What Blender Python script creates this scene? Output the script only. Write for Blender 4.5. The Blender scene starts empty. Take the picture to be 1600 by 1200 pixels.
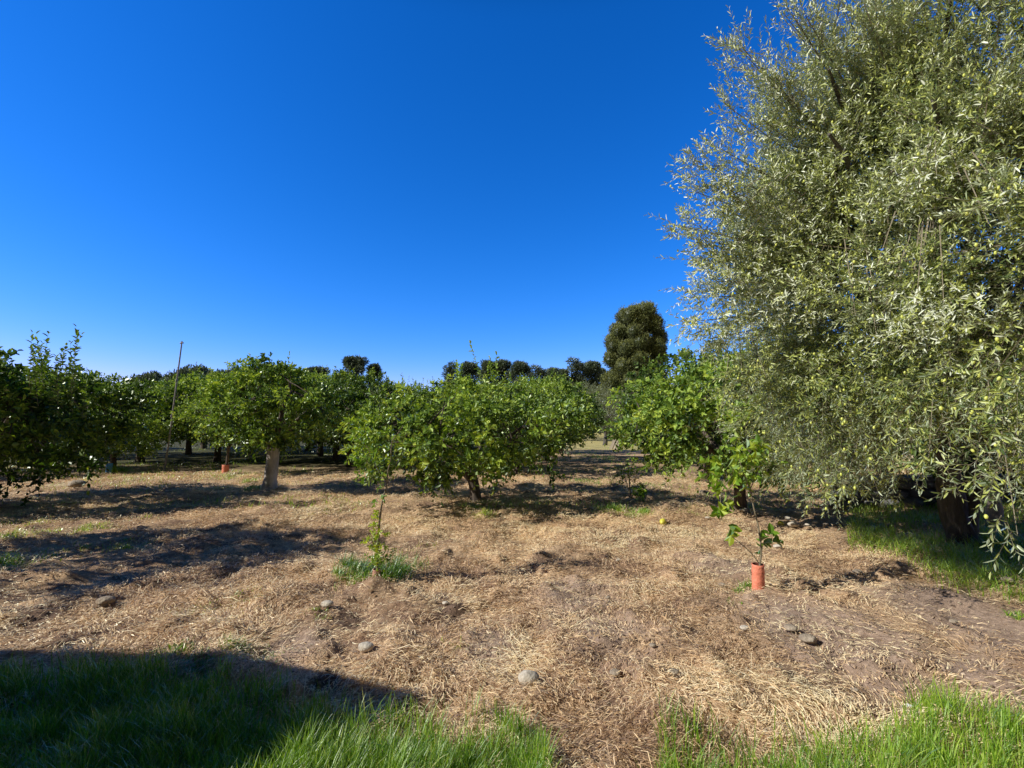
import bpy, math, random
import numpy as np
from mathutils import Vector, Matrix
C = bpy.context.scene.collection
RS = np.random.RandomState
# ------------------------------------------------------------------ camera model
F = 750.0; HC = 1.6; PITCH = math.atan(60/750)
SP, CP = math.sin(PITCH), math.cos(PITCH)
def ray(px, py):
    u = (px-800)/F; v = (600-py)/F
    return np.array([u, CP - v*SP, SP + v*CP])
def at(px, py, Y):
    d = ray(px, py); t = Y/d[1]
    return np.array([d[0]*t, Y, HC + d[2]*t])
def G(px, py):
    d = ray(px, py); t = -HC/d[2]
    return d[0]*t, d[1]*t
def proj(x, y, z):
    zz = z-HC; dep = y*CP + zz*SP; up = -y*SP + zz*CP
    return 800+F*x/dep, 600-F*up/dep
# ------------------------------------------------------------------ numpy noise
def _h(ix, iy, s):
    n = (ix.astype(np.int64)*374761393 + iy.astype(np.int64)*668265263 + s*1442695041) & 0x7fffffff
    n = ((n ^ (n >> 13))*1274126177) & 0x7fffffff
    n = (n ^ (n >> 16)) & 0x7fffffff
    return n/float(0x7fffffff)
def vnoise(x, y, s=0):
    x = np.asarray(x, float); y = np.asarray(y, float)
    ix = np.floor(x); iy = np.floor(y); fx = x-ix; fy = y-iy
    fx = fx*fx*(3-2*fx); fy = fy*fy*(3-2*fy)
    a = _h(ix, iy, s); b = _h(ix+1, iy, s); c = _h(ix, iy+1, s); d = _h(ix+1, iy+1, s)
    return (a*(1-fx)+b*fx)*(1-fy) + (c*(1-fx)+d*fx)*fy
def fbm(x, y, s=0, o=3):
    r = 0; a = .5; t = 0
    for k in range(o):
        r = r + a*vnoise(x*2**k, y*2**k, s+k); t += a; a *= .5
    return r/t
def gh(x, y):
    x = np.asarray(x, float); y = np.asarray(y, float)
    d = np.hypot(x, y)
    near = np.clip(1-(d-14)/10, 0, 1)
    h = (fbm(x*.45, y*.45, 11, 3)-.5)*.08*near-.02*near
    h = h + (fbm(x*2.3, y*2.3, 5, 3)-.5)*.16*near
    h = h + np.clip(vnoise(x*6, y*6, 21)-.60, 0, 1)*.16*near
    return h
def ghs(x, y): return float(gh(np.array([x]), np.array([y]))[0])
# ------------------------------------------------------------------ mesh builder
class MB:
    def __init__(s): s.V=[]; s.FI=[]; s.FS=[]; s.M=[]; s.T=[]; s.SM=[]; s.n=0
    def add(s, V, Fc, m=0, tint=.5, smooth=False):
        V = np.asarray(V, float).reshape(-1, 3)
        Fc = np.asarray(Fc, np.int64)
        s.V.append(V); s.FI.append((Fc+s.n).ravel()); s.FS.append(np.full(len(Fc), Fc.shape[1]))
        s.M.append(np.full(len(Fc), m)); s.SM.append(np.full(len(Fc), smooth))
        s.T.append(np.full(len(V), tint) if np.isscalar(tint) else np.asarray(tint, float)); s.n += len(V)
    def build(s, name, mats, parent=None, link=True):
        me = bpy.data.meshes.new(name)
        V = np.concatenate(s.V); FI = np.concatenate(s.FI); FS = np.concatenate(s.FS)
        me.vertices.add(len(V)); me.vertices.foreach_set('co', V.astype(np.float32).ravel())
        me.loops.add(len(FI)); me.loops.foreach_set('vertex_index', FI.astype(np.int32))
        me.polygons.add(len(FS))
        me.polygons.foreach_set('loop_start', (np.cumsum(FS)-FS).astype(np.int32))
        me.polygons.foreach_set('material_index', np.concatenate(s.M).astype(np.int32))
        me.polygons.foreach_set('use_smooth', np.concatenate(s.SM).astype(bool))
        me.update(calc_edges=True)
        a = me.attributes.new('tint', 'FLOAT', 'POINT'); a.data.foreach_set('value', np.concatenate(s.T).astype(np.float32))
        for m in mats: me.materials.append(m)
        o = bpy.data.objects.new(name, me)
        if link: C.objects.link(o)
        if parent: o.parent = parent
        return o
def nrm(a): return a/np.maximum(np.linalg.norm(a, axis=-1, keepdims=True), 1e-9)
def add_leaves(mb, P, D, N, L, W, tint, m=0, fold=.25, curl=.18, wide=.5, simple=False):
    n = len(P); D = nrm(D); N = N-(N*D).sum(1, keepdims=True)*D; N = nrm(N); S = np.cross(D, N)
    L = np.broadcast_to(L, (n,))[:, None]; W = np.broadcast_to(W, (n,))[:, None]
    f = N*W*fold
    if simple:
        vs = [P, P+D*L*.45+S*W*.5+f, P+D*L-N*L*curl, P+D*L*.5-S*W*.5+f]
        V = np.stack(vs, 1).reshape(-1, 3); b0 = np.arange(n)[:, None]*4
        mb.add(V, np.concatenate([b0+np.array([[0, 1, 2]]), b0+np.array([[0, 2, 3]])], 0), m, np.repeat(np.broadcast_to(tint, (n,)), 4)); return
    a = wide-.22; b = wide+.2
    vs = [P, P+D*L*a+S*W*.46+f-N*L*curl*.1, P+D*L*b+S*W*.42+f-N*L*curl*.45, P+D*L-N*L*curl,
          P+D*L*b-S*W*.42+f-N*L*curl*.45, P+D*L*a-S*W*.46+f-N*L*curl*.1]
    V = np.stack(vs, 1).reshape(-1, 3)
    b0 = np.arange(n)[:, None]*6
    Fc = np.concatenate([b0+np.array([[0, 1, 2, 3]]), b0+np.array([[0, 3, 4, 5]])], 0)
    mb.add(V, Fc, m, np.repeat(np.broadcast_to(tint, (n,)), 6))
def add_tube(mb, pts, rad, ns=7, m=1, tint=.5, rough=0, rs=None):
    pts = np.asarray(pts, float); k = len(pts)
    rad = np.broadcast_to(rad, (k,))
    T = np.gradient(pts, axis=0); T = nrm(T)
    ref = np.array([0, 0, 1.]) if abs(T[0][2]) < .9 else np.array([1., 0, 0])
    U = nrm(np.cross(T, ref)); Wv = np.cross(T, U)
    ang = np.arange(ns)*2*math.pi/ns
    R = rad[:, None]*np.ones((k, ns))
    if rough and rs is not None: R = R*(1+rough*(rs.rand(k, ns)-.5))
    V = pts[:, None, :] + R[:, :, None]*(np.cos(ang)[None, :, None]*U[:, None, :] + np.sin(ang)[None, :, None]*Wv[:, None, :])
    i = np.arange(k-1)[:, None]*ns; j = np.arange(ns)[None, :]; j2 = (j+1) % ns
    Fc = np.stack([i+j, i+j2, i+ns+j2, i+ns+j], -1).reshape(-1, 4)
    mb.add(V.reshape(-1, 3), Fc, m, tint, True)
    cap = V[-1].mean(0)
    Vc = np.vstack([V[-1], cap[None]]); mb.add(Vc, [[q, (q+1) % ns, ns] for q in range(ns)], m, tint)
def add_sticks(mb, A, B, r, m=1, tint=.5):
    n = len(A); T = nrm(B-A); ref = np.where(np.abs(T[:, 2:3]) < .9, np.array([[0, 0, 1.]]), np.array([[1., 0, 0]]))
    U = nrm(np.cross(T, ref)); Wv = np.cross(T, U); r = np.broadcast_to(r, (n,))[:, None]
    vs = []
    for P, k in ((A, 1.), (B, .5)):
        for q in range(3):
            a = q*2.0944; vs.append(P + r*k*(math.cos(a)*U + math.sin(a)*Wv))
    V = np.stack(vs, 1).reshape(-1, 3); b = np.arange(n)[:, None]*6
    Fc = np.concatenate([b+np.array([[q, (q+1) % 3, 3+(q+1) % 3, 3+q]]) for q in range(3)], 0)
    mb.add(V, Fc, m, tint)
def twigs(mb, rs, P0, D, L, k, droop, lL, lW, tint, ang=55, up=.6, stick=.002, leafm=0, stickm=1, t0=.12, jit=.25, yng=.0, curl=.18, fold=.25, wide=.5, tw=.5, simple=False):
    n = len(P0); D = nrm(D); L = np.broadcast_to(L, (n,)); tint = np.broadcast_to(tint, (n,)); droop = np.broadcast_to(droop, (n,))
    t = np.linspace(t0, 1, k)[None, :] + (rs.rand(n, k)-.5)*.08
    g = np.zeros((n, 3)); g[:, 2] = -droop
    P = P0[:, None]+D[:, None]*(L[:, None]*t)[..., None]+g[:, None]*(L[:, None]*t*t)[..., None]
    T = nrm(D[:, None]+g[:, None]*(2*t)[..., None])
    ref = rs.randn(n, 3); U = nrm(np.cross(D, ref)); W = nrm(np.cross(D, U))
    ph = np.arange(k)[None, :]*2.4 + rs.rand(n, 1)*6.28 + (rs.rand(n, k)-.5)*.8
    S = np.cos(ph)[..., None]*U[:, None]+np.sin(ph)[..., None]*W[:, None]
    a = np.radians(ang+(rs.rand(n, k)-.5)*50)*(1-.55*np.clip(t, 0, 1)**3)
    Dl = T*np.cos(a)[..., None]+S*np.sin(a)[..., None]+rs.randn(n, k, 3)*jit*.5
    Nl = T*np.sin(a)[..., None]-S*np.cos(a)[..., None]+np.array([0, 0, up])+rs.randn(n, k, 3)*jit
    Ll = lL*(.65+.6*rs.rand(n, k))*(1-.25*np.clip(t, 0, 1)**4); Wl = Ll*(lW/lL)*(.8+.4*rs.rand(n, k))
    tt = np.clip(tint[:, None]+(rs.rand(n, k)-.5)*tw+yng*np.clip(t, 0, 1)**3, 0, 1)
    add_leaves(mb, P.reshape(-1, 3), Dl.reshape(-1, 3), Nl.reshape(-1, 3), Ll.ravel(), Wl.ravel(), tt.ravel(), leafm, fold, curl, wide, simple)
    if stick:
        A = P0; Bm = P0+D*(L*.5)[:, None]+g*(L*.25)[:, None]; B = P0+D*L[:, None]+g*L[:, None]
        add_sticks(mb, A, Bm, stick, stickm); add_sticks(mb, Bm, B, stick*.6, stickm)
def bez(a, b, c, n=6):
    t = np.linspace(0, 1, n)[:, None]; return (1-t)**2*a+2*t*(1-t)*b+t*t*c
# ------------------------------------------------------------------ materials
def newmat(name):
    m = bpy.data.materials.new(name); m.use_nodes = True; nt = m.node_tree; nt.nodes.clear()
    return m, nt, nt.nodes.new('ShaderNodeOutputMaterial')
def ramp(nt, src, stops):
    r = nt.nodes.new('ShaderNodeValToRGB'); e = r.color_ramp.elements
    e[0].position = stops[0][0]; e[0].color = (*stops[0][1], 1); e[1].position = stops[-1][0]; e[1].color = (*stops[-1][1], 1)
    for p, c in stops[1:-1]: x = e.new(p); x.color = (*c, 1)
    nt.links.new(src, r.inputs[0]); return r.outputs[0]
def leafmat(name, stops, trans=.35, gloss=.12, rough=.35, back=None, tcol=(1.3, 1.25, .5)):
    m, nt, out = newmat(name); N = nt.nodes; Lk = nt.links
    at_ = N.new('ShaderNodeAttribute'); at_.attribute_name = 'tint'
    col = ramp(nt, at_.outputs['Fac'], stops)
    if back:
        geo = N.new('ShaderNodeNewGeometry'); mx = N.new('ShaderNodeMix'); mx.data_type = 'RGBA'
        Lk.new(geo.outputs['Backfacing'], mx.inputs[0]); Lk.new(col, mx.inputs[6]); mx.inputs[7].default_value = (*back, 1); col = mx.outputs[2]
    d = N.new('ShaderNodeBsdfDiffuse'); Lk.new(col, d.inputs[0])
    tm = N.new('ShaderNodeMix'); tm.data_type = 'RGBA'; tm.blend_type = 'MULTIPLY'; tm.inputs[0].default_value = 1
    Lk.new(col, tm.inputs[6]); tm.inputs[7].default_value = (*tcol, 1)
    tr = N.new('ShaderNodeBsdfTranslucent'); Lk.new(tm.outputs[2], tr.inputs[0])
    g = N.new('ShaderNodeBsdfGlossy'); g.inputs['Roughness'].default_value = rough; g.inputs[0].default_value = (.9, .95, .85, 1)
    a = N.new('ShaderNodeMixShader'); a.inputs[0].default_value = trans; Lk.new(d.outputs[0], a.inputs[1]); Lk.new(tr.outputs[0], a.inputs[2])
    fr = N.new('ShaderNodeFresnel'); fr.inputs[0].default_value = 1.4
    ml = N.new('ShaderNodeMath'); ml.operation = 'MULTIPLY_ADD'; ml.inputs[1].default_value = gloss*3; ml.inputs[2].default_value = gloss*.35; Lk.new(fr.outputs[0], ml.inputs[0])
    b = N.new('ShaderNodeMixShader'); Lk.new(ml.outputs[0], b.inputs[0]); Lk.new(a.outputs[0], b.inputs[1]); Lk.new(g.outputs[0], b.inputs[2])
    Lk.new(b.outputs[0], out.inputs[0]); return m
def noisemat(name, stops, scale=8, rough=.9, bump=.4, bscale=None, stretch=(1, 1, 1), detail=8, dist=.02):
    m, nt, out = newmat(name); N = nt.nodes; Lk = nt.links
    tc = N.new('ShaderNodeTexCoord'); mp = N.new('ShaderNodeMapping'); mp.inputs['Scale'].default_value = stretch; Lk.new(tc.outputs['Object'], mp.inputs[0])
    n = N.new('ShaderNodeTexNoise'); n.inputs['Scale'].default_value = scale; n.inputs['Detail'].default_value = detail; n.inputs['Roughness'].default_value = .65; Lk.new(mp.outputs[0], n.inputs[0])
    col = ramp(nt, n.outputs[0], stops)
    p = N.new('ShaderNodeBsdfPrincipled'); p.inputs['Roughness'].default_value = rough; Lk.new(col, p.inputs[0])
    n2 = N.new('ShaderNodeTexNoise'); n2.inputs['Scale'].default_value = bscale or scale*3; n2.inputs['Detail'].default_value = 6; Lk.new(mp.outputs[0], n2.inputs[0])
    b = N.new('ShaderNodeBump'); b.inputs['Strength'].default_value = bump; b.inputs['Distance'].default_value = dist; Lk.new(n2.outputs[0], b.inputs['Height']); Lk.new(b.outputs[0], p.inputs['Normal'])
    Lk.new(p.outputs[0], out.inputs[0]); return m
M_lemon = leafmat('lemon_leaf', [(0, (.035, .070, .012)), (.32, (.105, .195, .030)), (.66, (.320, .470, .075)), (1, (.56, .66, .11))], .30, .07, .48, tcol=(1.3, 1.25, .4))
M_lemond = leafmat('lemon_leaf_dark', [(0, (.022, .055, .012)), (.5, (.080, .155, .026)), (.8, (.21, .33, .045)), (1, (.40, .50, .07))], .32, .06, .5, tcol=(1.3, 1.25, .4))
M_young = leafmat('young_leaf', [(0, (.05, .13, .016)), (.5, (.20, .36, .03)), (1, (.55, .64, .07))], .40, .08, .4)
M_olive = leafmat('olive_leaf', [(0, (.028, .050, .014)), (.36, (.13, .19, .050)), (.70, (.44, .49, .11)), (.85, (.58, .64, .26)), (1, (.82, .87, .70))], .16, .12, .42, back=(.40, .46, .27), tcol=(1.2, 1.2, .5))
M_olivefar = leafmat('olive_far_leaf', [(0, (.08, .11, .045)), (.5, (.17, .21, .09)), (1, (.3, .34, .17))], .2, .08, .5, back=(.28, .32, .2))
M_cyp = leafmat('cypress_leaf', [(0, (.034, .048, .018)), (.5, (.175, .205, .080)), (1, (.36, .39, .15))], .15, .03, .6)
M_con = leafmat('conifer_leaf_hazed', [(0, (.035, .055, .045)), (.5, (.14, .185, .135)), (1, (.28, .34, .24))], .15, .03, .6)  # bluish haze of distance put into the leaf colour
M_grass = leafmat('grass_blade', [(0, (.07, .16, .016)), (.45, (.24, .44, .035)), (.8, (.50, .66, .07)), (1, (.60, .60, .18))], .42, .08, .45)
M_straw = leafmat('straw', [(0, (.18, .10, .052)), (.25, (.52, .33, .175)), (.52, (.93, .68, .40)), (1, (.98, .86, .56))], .15, .04, .5, tcol=(1.1, 1, .8))
M_bark = noisemat('bark', [(.3, (.035, .026, .02)), (.55, (.11, .085, .065)), (.75, (.2, .165, .13))], 14, .9, .8, 30, (1, 1, .35))
M_obark = noisemat('olive_bark', [(.3, (.035, .03, .026)), (.55, (.12, .108, .092)), (.75, (.26, .24, .21))], 9, .9, 1., 22, (1, 1, .3), dist=.04)
M_twig = noisemat('twig', [(.3, (.12, .10, .06)), (.7, (.30, .26, .17))], 20, .8, .2)
M_white = noisemat('limewashed_bark', [(.3, (.26, .22, .18)), (.5, (.52, .47, .40)), (.7, (.74, .70, .62))], 7, .9, .6, 26, (1, 1, .4))
M_rock = noisemat('rock', [(.3, (.19, .15, .11)), (.5, (.33, .27, .2)), (.7, (.5, .43, .33))], 14, .9, .7, 45)
M_pale = noisemat('pale_rock', [(.3, (.38, .33, .26)), (.7, (.72, .66, .55))], 16, .9, .5, 45)
M_tube = noisemat('orange_plastic', [(.3, (.38, .13, .07)), (.45, (.72, .22, .13)), (.62, (.80, .27, .16)), (.75, (.84, .45, .33))], 16, .6, .5, 40)
M_tubein = noisemat('tube_inside', [(.3, (.12, .035, .02)), (.7, (.2, .05, .03))], 9, .8, .1)
M_faded = noisemat('faded_plastic', [(.3, (.22, .14, .10)), (.55, (.55, .28, .20)), (.75, (.62, .42, .33))], 18, .7, .5, 40)
M_blue = noisemat('blue_plastic', [(.3, (.03, .17, .42)), (.6, (.08, .34, .70)), (.8, (.45, .6, .75))], 7, .5, .2)
M_metal = noisemat('pole_metal', [(.3, (.16, .15, .14)), (.7, (.42, .40, .38))], 12, .5, .2)
M_wall = noisemat('wall_stone', [(.3, (.09, .09, .09)), (.5, (.19, .19, .19)), (.75, (.33, .33, .32))], 5, .9, .8, 22, dist=.03)
M_lime = noisemat('fruit_yellow', [(.3, (.55, .50, .05)), (.7, (.75, .70, .10))], 10, .4, .1, 90)
M_olf = noisemat('olive_fruit', [(.3, (.50, .58, .09)), (.7, (.74, .76, .18))], 60, .35, .05)
M_plaster = noisemat('plaster', [(.3, (.5, .45, .36)), (.7, (.62, .57, .48))], 3, .9, .2)
M_roof = noisemat('roof_felt', [(.3, (.12, .11, .1)), (.7, (.2, .19, .18))], 5, .9, .2)
M_wood = noisemat('weathered_wood', [(.3, (.40, .34, .27)), (.7, (.68, .62, .52))], 6, .9, .5, 20, (1, 1, .2))
M_scrap = noisemat('scrap_white', [(.3, (.7, .69, .66)), (.7, (.82, .81, .79))], 6, .6, .2)
def ground_mat():
    m, nt, out = newmat('orchard_ground'); N = nt.nodes; Lk = nt.links
    geo = N.new('ShaderNodeNewGeometry'); pos = geo.outputs['Position']
    def noise(sc, det=6, ro=.6, st=None, dis=0):
        src = pos
        if st:
            mp = N.new('ShaderNodeMapping'); mp.inputs['Scale'].default_value = st[:3]; mp.inputs['Rotation'].default_value = (0, 0, st[3]); Lk.new(pos, mp.inputs[0]); src = mp.outputs[0]
        n = N.new('ShaderNodeTexNoise'); n.inputs['Scale'].default_value = sc; n.inputs['Detail'].default_value = det; n.inputs['Roughness'].default_value = ro; n.inputs['Distortion'].default_value = dis
        Lk.new(src, n.inputs[0]); return n.outputs[0]
    def mix(f, a, b, bt='MIX'):
        x = N.new('ShaderNodeMix'); x.data_type = 'RGBA'; x.blend_type = bt
        for s, i in ((f, 0), (a, 6), (b, 7)):
            if hasattr(s, 'links') or hasattr(s, 'is_output'): Lk.new(s, x.inputs[i])
            else: x.inputs[i].default_value = s if i == 0 else (*s, 1)
        return x.outputs[2]
    def mr(s, a, b, c=0, d=1):
        x = N.new('ShaderNodeMapRange'); Lk.new(s, x.inputs[0]); x.inputs[1].default_value = a; x.inputs[2].default_value = b; x.inputs[3].default_value = c; x.inputs[4].default_value = d; return x.outputs[0]
    soil = ramp(nt, noise(30, 8, .7), [(.3, (.12, .07, .045)), (.55, (.36, .23, .15)), (.75, (.58, .41, .28))])
    st1 = ramp(nt, noise(9, 9, .75, (1, 6, 1, .5), 1.2), [(.32, (.20, .115, .065)), (.46, (.62, .41, .235)), (.60, (.97, .74, .47))])
    st2 = ramp(nt, noise(9, 9, .75, (6, 1, 1, .9), 1.2), [(.32, (.18, .105, .06)), (.46, (.59, .39, .22)), (.60, (.96, .72, .45))])
    straw = mix(mr(noise(4), .42, .58), st1, st2)
    patch = mr(noise(1.1, 8, .7), .40, .60)
    col = mix(patch, soil, straw)
    ta = N.new('ShaderNodeAttribute'); ta.attribute_name = 'tint'
    dust = ramp(nt, noise(16, 9, .7), [(.3, (.26, .18, .13)), (.6, (.55, .40, .295)), (.75, (.74, .57, .43))])
    clod = ramp(nt, noise(40, 6, .7), [(.3, (.09, .058, .040)), (.7, (.30, .20, .14))])  # dark clods and the shade of hollows, both in this colour
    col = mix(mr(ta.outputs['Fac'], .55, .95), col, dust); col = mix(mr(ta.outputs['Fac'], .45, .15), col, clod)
    gr = mr(noise(.8, 8, .8), .55, .70)
    gcol = ramp(nt, noise(22, 8, .7), [(.3, (.05, .075, .02)), (.7, (.19, .22, .07))])
    sx = N.new('ShaderNodeSeparateXYZ'); Lk.new(pos, sx.inputs[0])
    mu = N.new('ShaderNodeMath'); mu.operation = 'MULTIPLY'; Lk.new(gr, mu.inputs[0]); Lk.new(mr(sx.outputs[1], 7, 14, .15, .8), mu.inputs[1])
    col = mix(mu.outputs[0], col, gcol)
    field = ramp(nt, noise(.35, 9, .7, (1, 3, 1, 0)), [(.35, (.14, .15, .05)), (.52, (.62, .52, .22)), (.75, (.20, .24, .07))])
    col = mix(mr(sx.outputs[1], 25, 30), col, field)
    row_shade = N.new('ShaderNodeMath'); row_shade.operation = 'MULTIPLY'; Lk.new(mr(sx.outputs[1], 15, 19), row_shade.inputs[0]); Lk.new(mr(sx.outputs[0], 1.5, -1.0), row_shade.inputs[1])
    col = mix(row_shade.outputs[0], col, ramp(nt, noise(1.5, 8, .75), [(.35, (.05, .065, .02)), (.6, (.11, .10, .045)), (.75, (.22, .17, .09))]))  # shade under the far left rows put into the ground colour
    p = N.new('ShaderNodeBsdfPrincipled'); p.inputs['Roughness'].default_value = .95; Lk.new(col, p.inputs[0]); p.inputs['Specular IOR Level'].default_value = .2
    b = N.new('ShaderNodeBump'); b.inputs['Strength'].default_value = .9; b.inputs['Distance'].default_value = .04
    h = mix(.5, noise(11, 9, .75), noise(38, 6, .7), 'ADD'); Lk.new(h, b.inputs['Height']); Lk.new(b.outputs[0], p.inputs['Normal'])
    Lk.new(p.outputs[0], out.inputs[0]); return m
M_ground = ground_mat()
# ------------------------------------------------------------------ tagging
def tag(o, label=None, cat=None, group=None, kind=None):
    if label: o['label'] = label
    if cat: o['category'] = cat
    if group: o['group'] = group
    if kind: o['kind'] = kind
    return o
def empty(name, loc, label, cat, group=None, rz=0, sc=1):
    o = bpy.data.objects.new(name, None); C.objects.link(o); o.empty_display_size = .2
    o.location = loc; o.rotation_euler = (0, 0, rz); o.scale = (sc, sc, sc) if np.isscalar(sc) else sc
    return tag(o, label, cat, group)
# ------------------------------------------------------------------ ground
SPOT_B = [(1300, 985, 95), (1450, 1085, 80), (1535, 965, 95), (960, 985, 70), (1240, 1000, 55), (1380, 1040, 60), (1560, 1060, 80), (900, 930, 50), (1130, 880, 40), (760, 1000, 40), (450, 1010, 40)]
SPOT_D = [(840, 878, 17), (545, 960, 15), (628, 1002, 13), (705, 948, 20), (1040, 962, 20), (952, 1092, 24), (935, 1150, 24), (1080, 985, 16), (690, 925, 10), (1010, 1000, 22), (1445, 1040, 14), (60, 960, 30), (130, 1000, 24), (1180, 1090, 18), (780, 1100, 16), (1360, 1090, 22), (510, 1060, 18), (1220, 1040, 14), (880, 990, 14), (420, 985, 14)]  # dark spots: clods and shaded hollows, darkened by colour
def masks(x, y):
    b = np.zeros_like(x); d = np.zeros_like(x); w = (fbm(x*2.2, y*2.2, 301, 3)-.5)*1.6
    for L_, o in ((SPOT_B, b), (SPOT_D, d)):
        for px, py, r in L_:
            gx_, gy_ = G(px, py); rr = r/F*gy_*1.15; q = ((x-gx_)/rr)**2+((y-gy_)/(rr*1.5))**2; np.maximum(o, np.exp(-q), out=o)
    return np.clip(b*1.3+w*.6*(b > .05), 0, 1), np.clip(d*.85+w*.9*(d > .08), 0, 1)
def build_ground():
    n = 620; u = np.linspace(-7, 7, n)
    xs = .8*np.sinh(u); ys = 4+.8*np.sinh(u)
    X, Y = np.meshgrid(xs, ys); Z = gh(X, Y)
    V = np.stack([X, Y, Z], -1).reshape(-1, 3)
    i = np.arange(n-1)[:, None]*n; j = np.arange(n-1)[None, :]
    Fc = np.stack([i+j, i+j+1, i+n+j+1, i+n+j], -1).reshape(-1, 4)
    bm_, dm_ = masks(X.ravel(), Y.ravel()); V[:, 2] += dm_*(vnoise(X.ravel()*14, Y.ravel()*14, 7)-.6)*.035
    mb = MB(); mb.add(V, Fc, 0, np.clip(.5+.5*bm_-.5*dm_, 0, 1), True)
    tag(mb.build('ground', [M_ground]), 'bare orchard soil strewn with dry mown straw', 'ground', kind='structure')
build_ground()
def grass_mask(px, py):      # root line of the lawn at the bottom of the picture
    xs = [-900, 0, 200, 330, 440, 520, 700, 850, 880, 1005, 1030, 1200, 1370, 1430, 1520, 1600, 2400]
    ys = [1045, 1055, 1062, 1075, 1090, 1112, 1130, 1140, 1330, 1330, 1155, 1170, 1165, 1105, 1118, 1120, 1120]
    return py - np.interp(px, xs, ys)
STONE_XY = [(826, 1056, 13), (962, 1049, 9), (1053, 1064, 8), (1164, 986, 7), (1236, 991, 9), (1263, 1003, 12), (571, 1012, 12), (511, 949, 9), (1240, 821, 9), (165, 941, 12)]
def build_straw():
    rs = RS(3); n = 900000
    Y = 1.9+ (rs.rand(n)**1.35)*13.5
    X = (rs.rand(n)*2-1)*(Y*1.12+.8)
    keep = (rs.rand(n) < np.clip((Y/15)**.35, 0, 1)*.95)
    pn = fbm(X*.9, Y*.9, 77, 4); bare = fbm(X*.5+9, Y*.5, 78, 3)
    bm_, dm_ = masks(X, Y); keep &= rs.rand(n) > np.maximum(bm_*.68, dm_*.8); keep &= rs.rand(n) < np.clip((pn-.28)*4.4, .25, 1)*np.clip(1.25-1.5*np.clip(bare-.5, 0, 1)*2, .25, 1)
    for (px_, py_, r__) in STONE_XY:
        a_, b_ = G(px_, py_); rr_ = r__/F*b_*1.15; keep &= ((X-a_)**2+(Y-b_)**2) > rr_**2
    keep &= ~((X > Y*.62) & (Y > 6.3) & (rs.rand(n) < .8))
    X = X[keep]; Y = Y[keep]; n = len(X)
    th = fbm(X*1.3, Y*1.3, 90, 2)*12+rs.randn(n)*.6
    L = (.022+.060*rs.rand(n)**1.4)*(1+1.6*(rs.rand(n) < .04)); W = (.0008+.0013*rs.rand(n))*(1+Y*.13)
    tl = np.abs(rs.randn(n))*.20
    d = np.stack([np.cos(th)*np.cos(tl), np.sin(th)*np.cos(tl), np.sin(tl)], 1)
    s = nrm(np.stack([-np.sin(th), np.cos(th), rs.randn(n)*.5], 1))
    p0 = np.stack([X, Y, gh(X, Y)+.002+rs.rand(n)**2*.045], 1)
    bend = s*(rs.randn(n)*.15*L)[:, None]
    p1 = p0+d*(L*.5)[:, None]+bend; p1[:, 2] += .09*L
    p2 = p0+d*L[:, None]; p2[:, 2] -= L*np.sin(tl)*.7
    w = s*W[:, None]
    V = np.stack([p0-w, p0+w, p1-w, p1+w, p2-w*.5, p2+w*.5], 1).reshape(-1, 3)
    b = np.arange(n)[:, None]*6
    Fc = np.concatenate([b+np.array([[0, 1, 3, 2]]), b+np.array([[2, 3, 5, 4]])], 0)
    t = np.clip(.15+.95*fbm(X*1.7, Y*1.7, 40, 2)+rs.randn(n)*.22-.05, 0, 1)
    mb = MB(); mb.add(V, Fc, 0, np.repeat(t, 6))
    tag(mb.build('dry_straw', [M_straw]), 'dry mown grass stalks scattered over the orchard soil', 'straw', kind='stuff')
build_straw()
def build_crumbs():
    rs = RS(44); n = 60000; Y = 1.9+rs.rand(n)**1.3*8; X = (rs.rand(n)*2-1)*(Y*1.12+.8)
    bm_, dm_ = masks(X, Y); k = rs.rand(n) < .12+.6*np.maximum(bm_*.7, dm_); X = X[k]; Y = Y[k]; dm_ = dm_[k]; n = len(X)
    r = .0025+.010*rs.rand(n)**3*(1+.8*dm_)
    ico = np.array([[0, 0, 1], [.89, 0, .45], [.28, .85, .45], [-.72, .53, .45], [-.72, -.53, .45], [.28, -.85, .45], [.72, .53, -.45], [-.28, .85, -.45], [-.89, 0, -.45], [-.28, -.85, -.45], [.72, -.53, -.45], [0, 0, -1]])
    fc = np.array([[0, 1, 2], [0, 2, 3], [0, 3, 4], [0, 4, 5], [0, 5, 1], [1, 6, 2], [2, 7, 3], [3, 8, 4], [4, 9, 5], [5, 10, 1], [6, 7, 2], [7, 8, 3], [8, 9, 4], [9, 10, 5], [10, 6, 1]])
    V = ico[None]*(r[:, None, None]*(.65+.7*rs.rand(n, 12, 1)))*np.array([1, 1, .7]) + np.stack([X, Y, gh(X, Y)+r*.2], 1)[:, None]
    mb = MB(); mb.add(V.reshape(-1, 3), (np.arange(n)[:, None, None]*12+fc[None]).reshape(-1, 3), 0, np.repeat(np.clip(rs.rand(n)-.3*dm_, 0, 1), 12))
    m, nt, out = newmat('soil_crumb'); a = nt.nodes.new('ShaderNodeAttribute'); a.attribute_name = 'tint'; p = nt.nodes.new('ShaderNodeBsdfPrincipled'); p.inputs['Roughness'].default_value = .95
    nt.links.new(ramp(nt, a.outputs['Fac'], [(0, (.10, .065, .045)), (.6, (.32, .22, .15)), (1, (.58, .47, .36))]), p.inputs[0]); nt.links.new(p.outputs[0], out.inputs[0])
    tag(mb.build('soil_crumbs', [m]), 'small crumbs of soil and grit scattered on the bare earth', 'soil', kind='stuff')
build_crumbs()
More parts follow.
